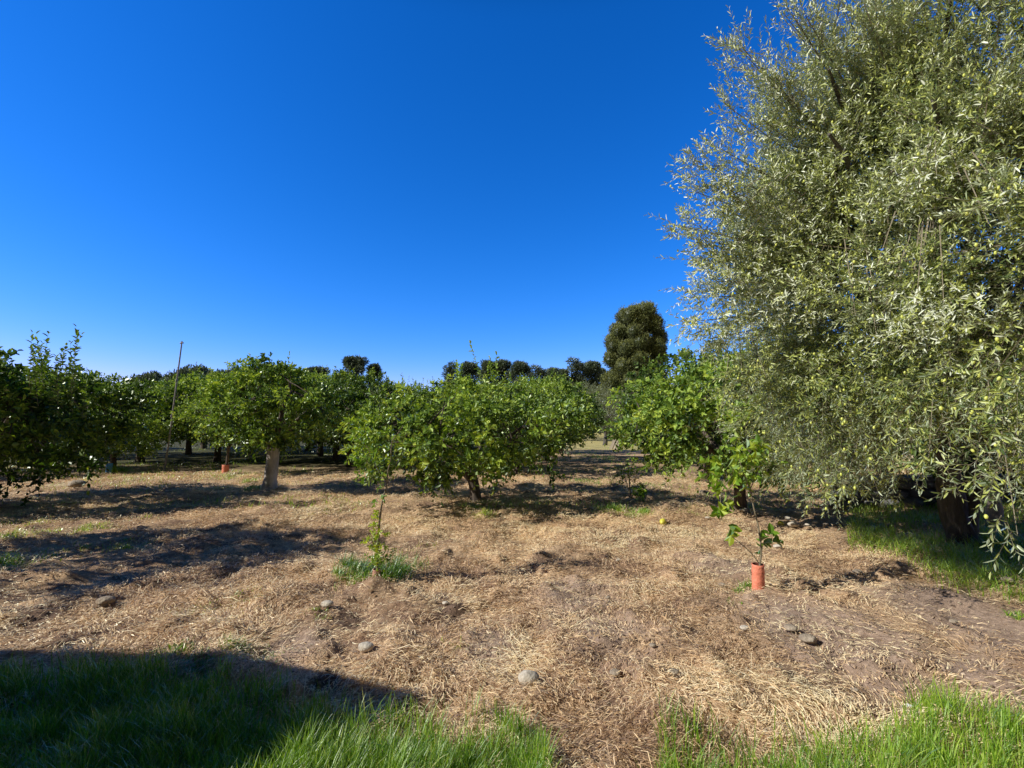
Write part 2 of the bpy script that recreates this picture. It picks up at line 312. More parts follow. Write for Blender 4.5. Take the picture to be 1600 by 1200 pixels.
def add_blades(mb, rs, X, Y, H, W, lean, tint, z=None):
    n = len(X); z = gh(X, Y) if z is None else z
    th = rs.rand(n)*6.28; dx = np.cos(th); dy = np.sin(th); ln = lean*(.3+rs.rand(n))
    fa = th+1.57+rs.randn(n)*.4; s = np.stack([np.cos(fa), np.sin(fa), np.zeros(n)], 1)
    pts = []
    for t, wk in ((0, 1), (.4, .9), (.75, .6), (1, .08)):
        o = ln*H*t*t; p = np.stack([X+dx*o, Y+dy*o, z-.01+H*(t-.25*ln*t*t)], 1)
        pts += [p-s*(W*wk)[:, None], p+s*(W*wk)[:, None]]
    V = np.stack(pts, 1).reshape(-1, 3); b = np.arange(n)[:, None]*8
    Fc = np.concatenate([b+np.array([[2*q, 2*q+1, 2*q+3, 2*q+2]]) for q in range(3)], 0)
    mb.add(V, Fc, 0, np.repeat(tint, 8))
def build_lawn():
    rs = RS(5); n = 260000
    Y = 1.45+rs.rand(n)*2.4; X = (rs.rand(n)*2-1)*(Y*1.12+1.1)
    px, py = proj(X, Y, 0*X)
    sd_ = grass_mask(px, py+(fbm(X*5, Y*5, 8, 3)-.5)*95); k = rs.rand(n) < np.clip(.12+sd_/55, 0, 1)*(sd_ > -45)
    cl = fbm(X*9, Y*9, 31, 2); k &= rs.rand(n) < np.clip((cl-.2)*3.6, .2, 1)
    k &= (rs.rand(n) < np.where(px > 1000, .62, 1.0))
    X = X[k]; Y = Y[k]; px = px[k]; n = len(X)
    H = (.075+.125*rs.rand(n)**1.2)*(.7+.7*fbm(X*3, Y*3, 4, 2))
    t = np.clip(.15+.55*rs.rand(n)+(rs.rand(n) < .07)*.45+np.where(px > 1350, .12, 0), 0, 1)
    mb = MB(); add_blades(mb, rs, X, Y, H, .0012+.0022*rs.rand(n), .5, t)
    tag(mb.build('lawn_grass', [M_grass]), 'fresh green grass along the near edge of the orchard', 'grass', kind='stuff')
build_lawn()
def build_weeds():
    rs = RS(6); mb = MB()
    # px, py, spread px, height m, count, tint
    spots = [(592, 893, 42, .20, 1300, .18), (560, 900, 40, .12, 450, .45), (625, 897, 34, .15, 420, .2), (745, 790, 45, .10, 700, .5), (750, 805, 25, .10, 300, .7), (985, 800, 38, .15, 1100, .55),
             (860, 800, 40, .06, 350, .7), (405, 765, 22, .22, 700, .3), (395, 752, 16, .15, 300, .45), (180, 738, 16, .34, 700, .4), (1160, 915, 22, .07, 250, .35), (215, 850, 30, .10, 450, .6),
             (10, 885, 40, .17, 900, .5), (10, 840, 40, .12, 500, .6), (145, 825, 30, .09, 400, .7), (90, 790, 60, .10, 500, .5), (350, 745, 30, .12, 300, .5), (930, 755, 60, .12, 800, .35), (940, 715, 40, .15, 600, .3),
             (520, 800, 30, .06, 150, .7), (300, 765, 60, .08, 400, .75), (1050, 745, 20, .1, 200, .5), (560, 745, 60, .10, 300, .35), (60, 815, 70, .08, 700, .7), (200, 800, 70, .07, 500, .75), (260, 790, 50, .07, 350, .7), (450, 780, 60, .07, 400, .65), (120, 860, 60, .07, 400, .6), (700, 775, 40, .06, 250, .6), (820, 790, 50, .07, 350, .65), (1080, 800, 40, .07, 300, .6), (880, 770, 60, .08, 400, .4), (1010, 760, 40, .08, 300, .4), (640, 860, 40, .05, 150, .7), (330, 1040, 60, .07, 900, .35), (240, 1025, 50, .06, 500, .4), (395, 935, 25, .05, 160, .5),
             (330, 950, 60, .05, 200, .8), (700, 1000, 20, .05, 60, .8), (1180, 790, 25, .08, 250, .5), (1590, 960, 14, .08, 120, .5), (1300, 1170, 60, .06, 300, .7), (1150, 940, 12, .05, 60, .4), (500, 960, 20, .05, 80, .6)]
    for px, py, sp, h, n, t in spots:
        x, y = G(px, py); r = sp/F*y
        nc = 9; cx = rs.randn(nc)*r*.55; cy = rs.randn(nc)*r*.55; cs = r*(.10+.28*rs.rand(nc)); ch = .35+.75*rs.rand(nc); q = rs.randint(0, nc, n)
        a = cx[q]+rs.randn(n)*cs[q]; b = cy[q]+rs.randn(n)*cs[q]
        X = x+a; Y = y+b; H = h*ch[q]*(.3+.9*rs.rand(n))
        add_blades(mb, rs, X, Y, H, (.0018+.0018*rs.rand(n))*(1+y*.05), .9, np.clip(t-.15+.35*rs.rand(n), 0, 1))
    # green strip under the olive tree
    n = 46000; px = 1325+rs.rand(n)*480; py = 755+rs.rand(n)*230
    lo = np.interp(px, [1325, 1400, 1480, 1550, 1600, 1800], [850, 868, 905, 915, 930, 990])
    d = np.array([[(p-800)/F, CP-(600-q)/F*SP, SP+(600-q)/F*CP] for p, q in zip(px, py)]); tt = -HC/d[:, 2]
    X = d[:, 0]*tt; Y = d[:, 1]*tt
    k = (py < lo+rs.randn(n)*7) & (rs.rand(n) < np.clip((fbm(X*2.5, Y*2.5, 66, 3)-.22)*3, .1, 1))
    X = X[k]; Y = Y[k]; n = len(X)
    add_blades(mb, rs, X, Y, .08+.17*rs.rand(n), .002+.002*rs.rand(n), .9, np.clip(.35+.5*rs.rand(n), 0, 1))
    # thin low green between the rows farther back
    n = 30000; Y = 9+rs.rand(n)*22; X = (rs.rand(n)*2-1)*(Y*1.1)
    k = fbm(X*.55, Y*.55, 99, 3) > .55
    X = X[k]; Y = Y[k]; n = len(X); add_blades(mb, rs, X, Y, .05+.12*rs.rand(n), .004+.004*rs.rand(n), .9, np.clip(.4+.5*rs.rand(n), 0, 1))
    tag(mb.build('weeds', [M_grass]), 'green weeds and grass growing in tufts around the tree bases', 'weeds', kind='stuff')
    # tall dry grass behind the low wall
    mb = MB(); n = 9000; X = 7.2+rs.rand(n)*9; Y = 10.9+rs.rand(n)*2.6
    add_blades(mb, rs, X, Y, .35+.75*rs.rand(n), .005+.004*rs.rand(n), .5, np.clip(.55+.5*rs.rand(n), 0, 1))
    tag(mb.build('tall_dry_grass', [M_straw]), 'tall dry golden grass standing behind the low grey wall', 'dry grass', kind='stuff')
build_weeds()
# ------------------------------------------------------------------ lemon trees
def lemon_meshes(seed, rx, ry, zc, rz, th, ncl, tw, k, shoots, leafmat, tr=.11, lean=(0, 0), skirt=.35, lL=.105, lW=.058, bark=None, tint=.42, inner=None, extra=()):
    rs = RS(seed); top = np.array([lean[0], lean[1], th]); c = np.array([lean[0]*1.2, lean[1]*1.2, zc])
    tb = MB(); lmi = 1 if bark else 0
    b0 = np.array([0, 0, -.12]); mid = np.array([lean[0]*.3+.04, lean[1]*.3, th*.5])
    P = bez(b0, mid, top, 8); R = tr*np.array([1.5, 1.15, 1, .95, .92, .9, .95, 1.0]); add_tube(tb, P, R, 12, 0, rough=.18, rs=rs)
    limbs = []
    nl = 8
    for i in range(nl):
        a = i*6.283/nl+rs.rand()*.5; f = .55+.25*rs.rand()
        e = c+np.array([math.cos(a)*rx*f, math.sin(a)*ry*f, rz*(rs.rand()*.9-.25)])
        m_ = top+(e-top)*.5+np.array([0, 0, .25*rs.rand()+.1])
        L = bez(top-np.array([0, 0, .08]), m_, e, 9)+rs.randn(9, 3)*.015
        add_tube(tb, L, np.linspace(tr*.55, tr*.14, 9), 7, lmi, rough=.15, rs=rs); limbs.append(L[2:])
    LP = np.concatenate(limbs)
    # clusters
    d = nrm(rs.randn(ncl*4, 3)); f = .52+.48*rs.rand(ncl*4)**.6
    lump = .80+.36*vnoise(np.arctan2(d[:, 1], d[:, 0])*1.6+7, d[:, 2]*2.3+5, seed)
    q = c+d*f[:, None]*np.array([rx, ry, rz])*lump[:, None]
    rho = np.hypot(q[:, 0]-lean[0], q[:, 1]-lean[1])
    zmin = skirt+np.clip(1-rho/(rx*.62), 0, 1)*((inner if inner else th+.25)-skirt)
    ok = q[:, 2] > zmin; q = q[ok][:ncl]; d = d[ok][:ncl]; n = len(q)
    cb = MB()
    for i in range(n):
        j = np.argmin(((LP-q[i])**2).sum(1)); s = LP[j]
        if i % 2 == 0: add_tube(tb, bez(s, (s+q[i])*.5+np.array([0, 0, .06]), q[i], 4), np.linspace(.016, .005, 4), 4, lmi)
    ctint = tint+rs.randn(n)*.14
    Q = np.repeat(q, tw, 0)+rs.randn(n*tw, 3)*.075; out = np.repeat(nrm((q-c)*np.array([1, 1, 1.2])), tw, 0)
    D = out*.8+np.array([0, 0, .30])+rs.randn(n*tw, 3)*.6
    L = .16+.22*rs.rand(n*tw)
    hi = np.clip((Q[:, 2]-c[2])/rz, -1, 1)
    twigs(cb, rs, Q, D, L, k, .18+.2*rs.rand(n*tw), lL, lW, np.repeat(ctint, tw)+hi*.10, ang=60, up=.3, stick=.0022, yng=.18, tw=.7)
    for (ex, ey, ez, el) in extra:
        for _ in range(7):
            twigs(cb, rs, np.array([[ex, ey, ez]])+rs.randn(1, 3)*.14, np.array([[0, 0, 1.]])+rs.randn(1, 3)*.13, el*(.6+.4*rs.rand()), 26, .0, lL*.85, lW*.85, tint+.15, ang=60, up=.3, stick=.005, t0=.0, yng=.2)
    # vertical water shoots
    if shoots:
        shoots = int(shoots*2.6)
        S = []; 
        for i in range(shoots):
            a = rs.rand()*6.28; r = rs.rand()**.5*.75; S.append(c+np.array([math.cos(a)*rx*r, math.sin(a)*ry*r, rz*math.sqrt(1-r*r)*.75]))
        S = np.array(S); Ls = .22+.50*rs.rand(shoots)**1.5
        twigs(cb, rs, S, np.array([0, 0, 1.])+rs.randn(shoots, 3)*.16, Ls, 15, .0, lL*.8, lW*.8, tint+.22, ang=55, up=.3, stick=.004, t0=.05, yng=.2)
    bk = bark or M_bark
    co = cb.build('crown', [leafmat, M_twig], link=False); to = tb.build('trunk', [bk, M_bark] if bark else [bk], link=False)
    return co.data, to.data
def place_tree(name, meshes, loc, label, cat, group=None, rz=0, sc=1):
    x, y = loc[0], loc[1]; z = loc[2] if len(loc) > 2 else ghs(x, y)
    r = empty(name, (x, y, z), label, cat, group, rz, sc)
    for nm, me in (('crown', meshes[0]), ('trunk', meshes[1])):
        o = bpy.data.objects.new(nm, me); C.objects.link(o); o.parent = r
    return r
GL = 'lemon trees of the orchard'
main = lemon_meshes(101, 2.45, 2.2, 1.36, .88, .56, 250, 8, 8, 5, M_lemon, .12, (-.12, 0), .36, extra=[(.35, 0, 2.25, .85), (-.3, .2, 2.2, .65)])
place_tree('lemon_tree', main, G(744, 782), 'broad sunlit lemon tree on one short dark trunk in the centre, wide mushroom crown', 'tree', GL, .3)
rt = lemon_meshes(102, 2.25, 2.1, 1.62, 1.0, .75, 270, 8, 8, 5, M_lemon, .11, (-.1, .0), .35)
place_tree('lemon_tree', rt, G(1157, 800), 'lemon tree with bright yellow green leaves half hidden by the olive tree', 'tree', GL, 1.1)
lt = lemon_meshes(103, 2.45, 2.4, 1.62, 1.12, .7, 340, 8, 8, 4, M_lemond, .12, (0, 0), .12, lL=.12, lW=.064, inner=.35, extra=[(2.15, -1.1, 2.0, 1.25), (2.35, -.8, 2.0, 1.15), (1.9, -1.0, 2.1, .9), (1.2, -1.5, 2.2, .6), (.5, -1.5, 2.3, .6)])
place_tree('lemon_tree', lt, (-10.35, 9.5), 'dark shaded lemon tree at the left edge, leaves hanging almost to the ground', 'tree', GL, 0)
dt = lemon_meshes(104, 1.5, 1.5, 1.92, 1.0, .95, 170, 8, 8, 6, M_lemon, .155, (.06, 0), .50, bark=M_white, inner=.66)
place_tree('lemon_tree', dt, G(420, 765), 'round lemon tree on a thick pale whitewashed trunk', 'tree', GL, .7)
v1 = lemon_meshes(105, 2.3, 2.1, 1.85, 1.15, .8, 230, 7, 8, 8, M_lemon, .12, (0, 0), .32, lL=.115, lW=.062)
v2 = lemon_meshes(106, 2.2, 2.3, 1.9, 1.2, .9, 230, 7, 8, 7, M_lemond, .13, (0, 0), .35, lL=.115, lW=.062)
v3 = lemon_meshes(107, 2.5, 2.2, 1.8, 1.1, .75, 230, 7, 8, 10, M_lemon, .12, (0, 0), .3, lL=.115, lW=.062)
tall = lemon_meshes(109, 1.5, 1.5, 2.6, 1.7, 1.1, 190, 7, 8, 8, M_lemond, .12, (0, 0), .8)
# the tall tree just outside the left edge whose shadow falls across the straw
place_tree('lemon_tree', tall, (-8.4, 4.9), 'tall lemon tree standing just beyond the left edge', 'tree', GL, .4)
BG = [(-13.5, 16.4, 0, .76, 'lemon tree standing in the second row directly behind the dark left tree'),
      (-17.5, 14.6, 1, 1.1, 'outermost lemon tree on the left behind the dark hanging one'),
      (-9.3, 18.8, 2, 1.0, 'lemon tree behind the small tree with the orange guard'),
      (-15.2, 19.8, 1, 1.1, 'dark lemon tree behind and to the left of the leaning pole'),
      (-5.9, 17.6, 1, 1.0, 'lemon tree behind the whitewashed trunk, to its right, on a dark stem'),
      (-3.9, 22.6, 0, 1.1, 'lemon tree with a tall tip left of the broad central tree'),
      (.2, 15.4, 2, .98, 'lemon tree second in the row directly behind the broad central tree'),
      (1.45, 20.4, 0, 1.0, 'lemon tree third in the row behind the broad central tree'),
      (2.6, 25.4, 1, 1.0, 'last lemon tree in the row behind the broad central tree'),
      (5.6, 13.8, 1, 1.08, 'lemon tree behind the bright right one beside the olive tree'),
      (6.9, 18.8, 2, 1.05, 'lemon tree third back in the right row'),
      (8.6, 24.0, 0, 1.05, 'lemon tree farthest back in the right row'),
      (-9.2, 23.2, 0, 1.15, 'lemon tree deep in the left rows beyond the orange guard tree'),
      (-13.8, 25.6, 2, 1.15, 'lemon tree deep in the left rows near the pole top'),
      (-20.6, 22.0, 0, 1.2, 'lemon tree far back toward the left edge'),
      (-2.4, 28.2, 1, 1.1, 'lemon tree far back below the twin dark conifers'),
      (-7.6, 29.0, 2, 1.1, 'lemon tree far back between the whitewashed trunk and the twin conifers'),
      (-18.8, 29.5, 1, 1.25, 'farthest lemon tree toward the left behind the rows'),
      (-25.5, 27.0, 2, 1.25, 'farthest lemon tree at the extreme left'),
         (-12.3, 20.2, 0, 1.1, 'lemon tree filling the gap behind the pole, lower than its neighbours'),
         (-7.4, 20.4, 1, 1.1, 'lemon tree in the gap between the orange guard tree and the whitewashed trunk'),
         (-1.9, 18.2, 1, .95, 'lemon tree behind the left flank of the broad central tree'),
         (-5.6, 25.6, 2, 1.1, 'lemon tree in the deep shade right of the whitewashed trunk'),
         (-11.6, 27.5, 1, 1.15, 'far lemon tree on the left seen between pole and small tree'),
         (-16.3, 24.4, 2, 1.15, 'far lemon tree on the left just outside the leaning pole'),
         (9.3, 9.9, 1, .9, 'shaded lemon tree hidden behind the olive crown')]
for i, (x, y, k, sc, lab) in enumerate(BG):
    place_tree('lemon_tree', (v1, v2, v3)[k], (x, y), lab, 'tree', GL, i*1.7, (sc, sc, sc*(.9+.24*((i*7)%5)/4)))
# small orange-guard tree
sm = lemon_meshes(110, 1.35, 1.25, 1.72, .85, .85, 90, 7, 8, 5, M_lemon, .045, (.05, 0), .75, lL=.09)
st_ = G(352, 741)
# ------------------------------------------------------------------ guards and saplings
def guard(loc, h, r, mat, label, cat='tree guard', tilt=0, open_=True):
    rs = RS(int(abs(loc[0])*100)); mb = MB(); ns = 28
    zs = np.linspace(0, h, 12); V = []
    for i, z in enumerate(zs):
        rr = r*(1+.02*math.sin(i*1.7)+(.05 if i == 11 else 0)+(.03 if i in (2, 8) else 0))
        V.append([[rr*math.cos(a)*(1+.02*math.sin(2*a+i*.5)), rr*math.sin(a), z] for a in np.arange(ns)*6.2832/ns])
    for i, z in enumerate(zs[::-1]):
        V.append([[r*.9*math.cos(a), r*.9*math.sin(a), z] for a in np.arange(ns)*6.2832/ns])
    V = np.array(V); k = len(V); i = np.arange(k-1)[:, None]*ns; j = np.arange(ns)[None, :]; j2 = (j+1) % ns
    Fc = np.stack([i+j, i+j2, i+ns+j2, i+ns+j], -1).reshape(-1, 4)
    mb.add(V.reshape(-1, 3), Fc[:12*ns], 0, .5, True); mb.add(V.reshape(-1, 3), Fc[12*ns:], 1, .5, True)
    o = mb.build('tree_guard', [mat, M_tubein]); o.location = (loc[0], loc[1], ghs(loc[0], loc[1])-.02); o.rotation_euler = (tilt, tilt*.6, 0)
    tag(o, label, cat); return o
place_tree('lemon_tree', sm, st_, 'small slender young lemon tree rising from a short orange guard', 'tree', GL, .2)
guard(st_, .30, .10, M_tube, 'short orange guard at the foot of a slender young tree at middle left')
tx, ty = G(1185, 924)
guard((tx, ty), .25, .055, M_tube, 'orange plastic tube guard around the sapling in the right foreground', tilt=.02)
gx, gy = G(588, 908)
guard((gx, gy), .14, .04, M_faded, 'faded orange guard almost buried in the grass around the thin left sapling', tilt=.05)
bx, by = G(170, 740)
guard((bx, by), .33, .085, M_blue, 'blue plastic guard around a seedling beside the dark left tree')
def leaf_cluster(mb, rs, c, n, r, lL, lW, tint, tw=6, up=.5, down=0):
    P = c+rs.randn(n, 3)*r*.45; D = rs.randn(n, 3)*.7+np.array([0, 0, .2-down])+(P-c)/r
    twigs(mb, rs, P, D, r*.6+r*.5*rs.rand(n), tw, .3, lL, lW, tint, ang=55, up=up, stick=.0018, yng=.1)
def sapling_right():
    rs = RS(31); Y = ty; A = lambda px, py, dy=0: at(px, py, Y+dy)
    r = empty('young_lemon_tree', (tx, ty, ghs(tx, ty)), 'thin young lemon tree with large bright leaves rising from the orange tube', 'sapling')
    o0 = np.array([tx, ty, ghs(tx, ty)]); sb = MB(); cb = MB()
    def st(pts, r0, r1, n=8):
        p = np.array(pts)-o0; t = np.linspace(0, len(p)-1, (len(p)-1)*4+1); q = np.stack([np.interp(t, range(len(p)), p[:, i]) for i in range(3)], 1)
        q[1:-1] = (q[:-2]+2*q[1:-1]+q[2:])/4; add_tube(sb, q, np.linspace(r0, r1, len(q)), 8, 0, rough=.15, rs=rs)
    st([A(1185, 925), A(1187, 885), A(1190, 862), A(1185, 822), A(1178, 795), A(1172, 765), A(1160, 735), A(1150, 700)], .010, .004)
    st([A(1186, 880), A(1172, 862), A(1158, 850), A(1143, 838, -.05)], .006, .003)
    st([A(1172, 765), A(1185, 735, .05), A(1195, 705, .1)], .005, .003)
    st([A(1160, 735), A(1138, 750, -.1), A(1125, 775, -.15), A(1128, 812, -.2)], .005, .002)
    sb.build('stem', [M_twig], r)
    for px, py, dy, n, rr, t in [(1150, 705, 0, 8, .12, .65), (1125, 725, -.05, 6, .10, .6), (1175, 725, .05, 7, .12, .55), (1195, 708, .1, 6, .12, .5), (1130, 755, -.1, 5, .09, .55), (1150, 745, 0, 5, .10, .6), (1110, 745, .1, 4, .08, .6),
                              (1118, 785, -.15, 3, .07, .7), (1128, 805, -.2, 5, .08, .45), (1190, 848, 0, 6, .085, .25), (1142, 837, -.05, 1, .03, 1.0), (1165, 690, .1, 5, .1, .75), (1205, 735, .15, 4, .1, .4)]:
        leaf_cluster(cb, rs, A(px, py, dy)-o0, max(1, int(n*.9)), rr*.95, .088, .047, t, 6)
    cb.build('crown', [M_young, M_twig], r)
sapling_right()
def sapling_left():
    rs = RS(32); Y = gy; A = lambda px, py, dy=0: at(px, py, Y+dy)
    o0 = np.array([gx, gy, ghs(gx, gy)])
    r = empty('young_lemon_tree', tuple(o0), 'thin bent young lemon tree with leafy suckers at its base in a grass tuft', 'sapling')
    sb = MB(); cb = MB()
    def st(pts, r0, r1):
        p = np.array(pts)-o0; t = np.linspace(0, len(p)-1, (len(p)-1)*4+1); q = np.stack([np.interp(t, range(len(p)), p[:, i]) for i in range(3)], 1)
        q[1:-1] = (q[:-2]+2*q[1:-1]+q[2:])/4; add_tube(sb, q, np.linspace(r0, r1, len(q)), 8, 0, rough=.15, rs=rs)
    st([A(588, 910), A(590, 868), A(593, 812), A(597, 785), A(604, 760), A(606, 735), A(610, 722), A(612, 690)], .012, .005)
    st([A(605, 752), A(596, 742), A(588, 730), A(575, 700)], .007, .003)
    st([A(612, 690), A(630, 665)], .005, .003); st([A(575, 700), A(555, 680)], .004, .002)
    sb.build('stem', [M_twig], r)
    for px, py, dy, n, rr, t in [(575, 715, 0, 9, .12, .5), (560, 690, .1, 8, .12, .6), (600, 700, 0, 9, .13, .55), (620, 680, .1, 8, .13, .55), (550, 665, .1, 6, .11, .6), (585, 670, 0, 9, .14, .55), (600, 650, .1, 7, .13, .6), (565, 730, 0, 5, .08, .4), (597, 765, 0, 4, .07, .45),
                              (590, 838, 0, 14, .08, .9), (587, 818, 0, 9, .05, .95), (592, 858, 0, 16, .10, .75), (584, 872, 0, 14, .10, .5), (600, 880, .05, 12, .10, .4), (588, 800, 0, 4, .04, .95), (635, 700, .1, 6, .12, .5), (545, 700, .1, 5, .09, .7)]:
        leaf_cluster(cb, rs, A(px, py, dy)-o0, n, rr, .055 if py < 790 else .04, .030 if py < 790 else .018, t, 7)
    cb.build('crown', [M_young, M_twig], r)
sapling_left()
def seedling(x, y, h, n, label, tint=.5, seed=1):
    rs = RS(seed); r = empty('lemon_seedling', (x, y, ghs(x, y)), label, 'plant', 'low seedlings'); sb = MB(); cb = MB()
    for i in range(max(2, n//4)):
        e = np.array([rs.randn()*.12*h, rs.randn()*.12*h, h*(.6+.4*rs.rand())]); add_tube(sb, bez(np.zeros(3), e*.5+rs.randn(3)*.03, e, 5), np.linspace(.01, .004, 5), 6, 0)
        leaf_cluster(cb, rs, e, 5, .14*h+.05, .07, .036, tint); leaf_cluster(cb, rs, e*.6, 4, .12*h+.04, .07, .036, tint-.1)
    sb.build('stem', [M_twig], r); cb.build('foliage', [M_young, M_twig], r)
seedling(*G(1000, 782), .32, 12, 'low leafy seedling in the grass tuft under the right lemon tree', .45, 5)
seedling(bx, by, 1.0, 8, 'seedling growing out of the blue guard', .5, 6)
seedling(*G(985, 775), .75, 12, 'tall thin shoot hanging at the left skirt of the right lemon tree', .5, 8)
# ------------------------------------------------------------------ big olive tree
OX, OY = 5.9, 6.4
def olive():
    rs = RS(77); o0 = np.array([OX, OY, ghs(OX, OY)])
    r = empty('olive_tree', tuple(o0), 'huge silvery olive tree full of green fruit filling the right side', 'tree')
    tb = MB(); cb = MB(); fb = MB()
    lob = [((6.4, 5.7, 3.8), (3.5, 3.2, 3.8), 1.0), ((4.4, 4.9, 3.0), (1.85, 1.6, 1.75), .5), ((4.9, 3.75, 2.9), (1.85, 1.7, 2.0), .55), ((4.45, 5.3, 4.1), (1.5, 1.5, 1.2), .35), ((4.1, 5.3, 2.0), (1.4, 1.4, 1.1), .30), ((5.5, 4.3, 5.1), (1.9, 1.8, 2.2), .45)]
    # trunk: two gnarled stems plus a pale one
    for pts, r0, r1 in (([(0, 0, -.15), (-.08, .05, .5), (-.2, -.05, 1.1), (-.5, -.3, 1.9), (-.9, -.5, 3.0)], .15, .09), ([(.12, .1, -.15), (.25, .15, .6), (.5, .1, 1.3), (.6, -.1, 2.4), (.4, -.4, 3.6)], .11, .07)):
        p = np.array(pts); t = np.linspace(0, len(p)-1, 17); q = np.stack([np.interp(t, range(len(p)), p[:, i]) for i in range(3)], 1)
        q[1:-1] = (q[:-2]+2*q[1:-1]+q[2:])/4; R = np.linspace(r0, r1, 17); R[0] *= 1.5; R[1] *= 1.2; add_tube(tb, q, R, 16, 0, rough=.35, rs=rs)
    limbs = []
    for i in range(26):
        d = nrm(rs.randn(3)*np.array([1, 1, .6])); e = np.array([5.2, 5.2, 3.8])+d*np.array([2.6, 2.3, 2.5])-o0
        s = np.array([-.6, -.35, 2.2]) if i % 2 else np.array([.55, 0, 2.0]); m_ = (s+e)*.5+np.array([0, 0, .6])
        q = bez(s, m_, e, 10)+rs.randn(10, 3)*.03; add_tube(tb, q, np.linspace(.07, .015, 10), 6, 0); limbs.append(q[1:])
    LP = np.concatenate(limbs)
    PP = []; DD = []; HH = []; TT = []; TI = []
    for li, (c, R, wgt) in enumerate(lob):
        c = np.array(c); R = np.array(R)-.38; nb = int(210*wgt)
        for b in range(nb):
            d = nrm(rs.randn(3)); p = c+d*R
            if any((((p-np.array(c2))/(np.array(R2)-.3))**2).sum() < .55 for q2, (c2, R2, w2) in enumerate(lob) if q2 != li): continue
            cam = nrm(np.array([0, 0, 1.6])-p); fc = (cam*d).sum()
            if fc < -.3 and rs.rand() < .6: continue
            hz = (p[2]-3.2)/3.0; Lb = .75+.75*rs.rand()+(.35 if rs.rand() < .15 else 0)
            dd = nrm(nrm(d/R)*.8+np.array([0, 0, np.clip(hz*.8+.25, -.35, 1.0)])+rs.randn(3)*.28); st = p-dd*Lb*.55
            m = int(105+40*rs.rand()); t = rs.rand(m)**.8; dr = np.clip(.10-.2*hz, 0, .3)
            ax = st+dd*(Lb*t)[:, None]; ax[:, 2] -= dr*Lb*t*t
            off = rs.randn(m, 3)*(.165*(1.15-.75*t))[:, None]
            PP.append(ax+off); DD.append(np.tile(dd, (m, 1))*.55+nrm(off)*.75); HH.append(np.full(m, fc)); TT.append(np.full(m, rs.randn()*.13)+(t-.5)*.15)
            TI.append((st, st+dd*Lb*.9))
    # ragged boughs reaching out of the crown on its sunny side
    for (a, b, Yt) in [(1228, 8, 4.3), (1262, 30, 4.3), (1163, 78, 4.4), (1195, 120, 4.5), (1310, -10, 4.2), (1190, 185, 4.6), (1076, 246, 4.5), (1125, 232, 4.6), (1086, 300, 4.7), (1120, 290, 4.5), (1056, 352, 4.6), (1075, 372, 4.8), (1095, 415, 4.7), (1120, 440, 4.6), (1080, 465, 4.8), (1066, 505, 4.7), (1105, 530, 4.8), (1140, 60, 4.7), (1350, 5, 4.0), (1130, 160, 4.8), (1150, 590, 4.6), (1125, 615, 4.9), (1285, 780, 4.3), (1320, 760, 4.1), (1450, 735, 3.3), (1410, 722, 3.5), (1240, 740, 4.4), (1590, 835, 2.45), (1605, 760, 2.5), (1660, 790, 2.5), (1560, 715, 2.7)]:
        e = at(a, b, Yt); st = e+(np.array([5.2, 5.4, 3.5])-e)*(.42 if b < 650 else .2)+np.array([0, 0, -.15 if b < 650 else .35]); m = 130 if b < 650 else 48
        t = rs.rand(m); md = (st+e)/2+np.array([0, 0, -.1 if b < 400 else .12]); ax = (1-t)[:, None]**2*st+2*(t*(1-t))[:, None]*md+(t*t)[:, None]*e
        off = rs.randn(m, 3)*(.13*(1.1-.8*t))[:, None]; dd = nrm(e-st)
        PP.append(ax+off); DD.append(np.tile(dd, (m, 1))*.8+nrm(off)*.6); HH.append(np.ones(m)); TT.append(np.full(m, rs.randn()*.06)+t*.12); TI.append((st, e))
    P = np.concatenate(PP); D0 = np.concatenate(DD); facing = np.concatenate(HH); tb_ = np.concatenate(TT)
    A_ = np.array([a for a, b in TI])-o0; B_ = np.array([b for a, b in TI])-o0; okb = (A_[:, 2] > 1.0) & (B_[:, 2] > .9); add_sticks(cb, A_[-9:]*.6+B_[-9:]*.4, B_[-9:], .0035, 1); okb[-9:] = False; okb &= ~((B_[:, 2] < 2.0) | (A_[:, 1] < -3.0)); add_sticks(cb, A_[okb], B_[okb], .008, 1)
    zmn = np.where(P[:, 0] < P[:, 1]*.80, .80, 1.52)+.35*vnoise(P[:, 0]*1.3, P[:, 1]*1.3, 3)-.3*(P[:, 0] > P[:, 1]*1.02)
    nb_ = sum(len(q) for q in PP[-9:]); zmn[-nb_:] = 0
    k = (P[:, 2] > zmn) & ~((P[:, 0] < 1.0) | (P[:, 1] < 1.6))
    P = P[k]; D0 = D0[k]; tb_ = tb_[k]; facing = facing[k]; n = len(P); print('olive twigs', n)
    hz = (P[:, 2]-3.2)/3.0
    D = D0+rs.randn(n, 3)*.25; D[:, 2] += np.clip(hz*.5+.15, -.2, .7)
    L = .12+.16*rs.rand(n)
    t = .40+tb_+.38*np.clip((4.4-P[:, 0])/1.5, 0, 1)*np.clip((P[:, 2]-1.9)/.8, 0, 1)  # left and upper leaves tinted paler: sunlit side put into the colour
    Pl = P-o0
    args = dict(ang=52, up=.15, stick=.0016, jit=.38, curl=.14, fold=.10, tw=.6)
    hiz = P[:, 2]+(3.5-P[:, 0])*.9+rs.randn(n)*.7 > 3.6
    for sel, up_b in ((hiz, .25), (~hiz, .1)):
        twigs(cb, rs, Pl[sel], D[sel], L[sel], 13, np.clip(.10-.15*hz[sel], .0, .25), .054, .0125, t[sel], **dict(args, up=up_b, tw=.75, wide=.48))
    ip = rs.rand(9000, 3)*2-1; ip = ip[(ip**2).sum(1) < 1]; ip = np.array([5.7, 5.5, 3.8])+ip*np.array([2.5, 2.3, 2.7])-o0
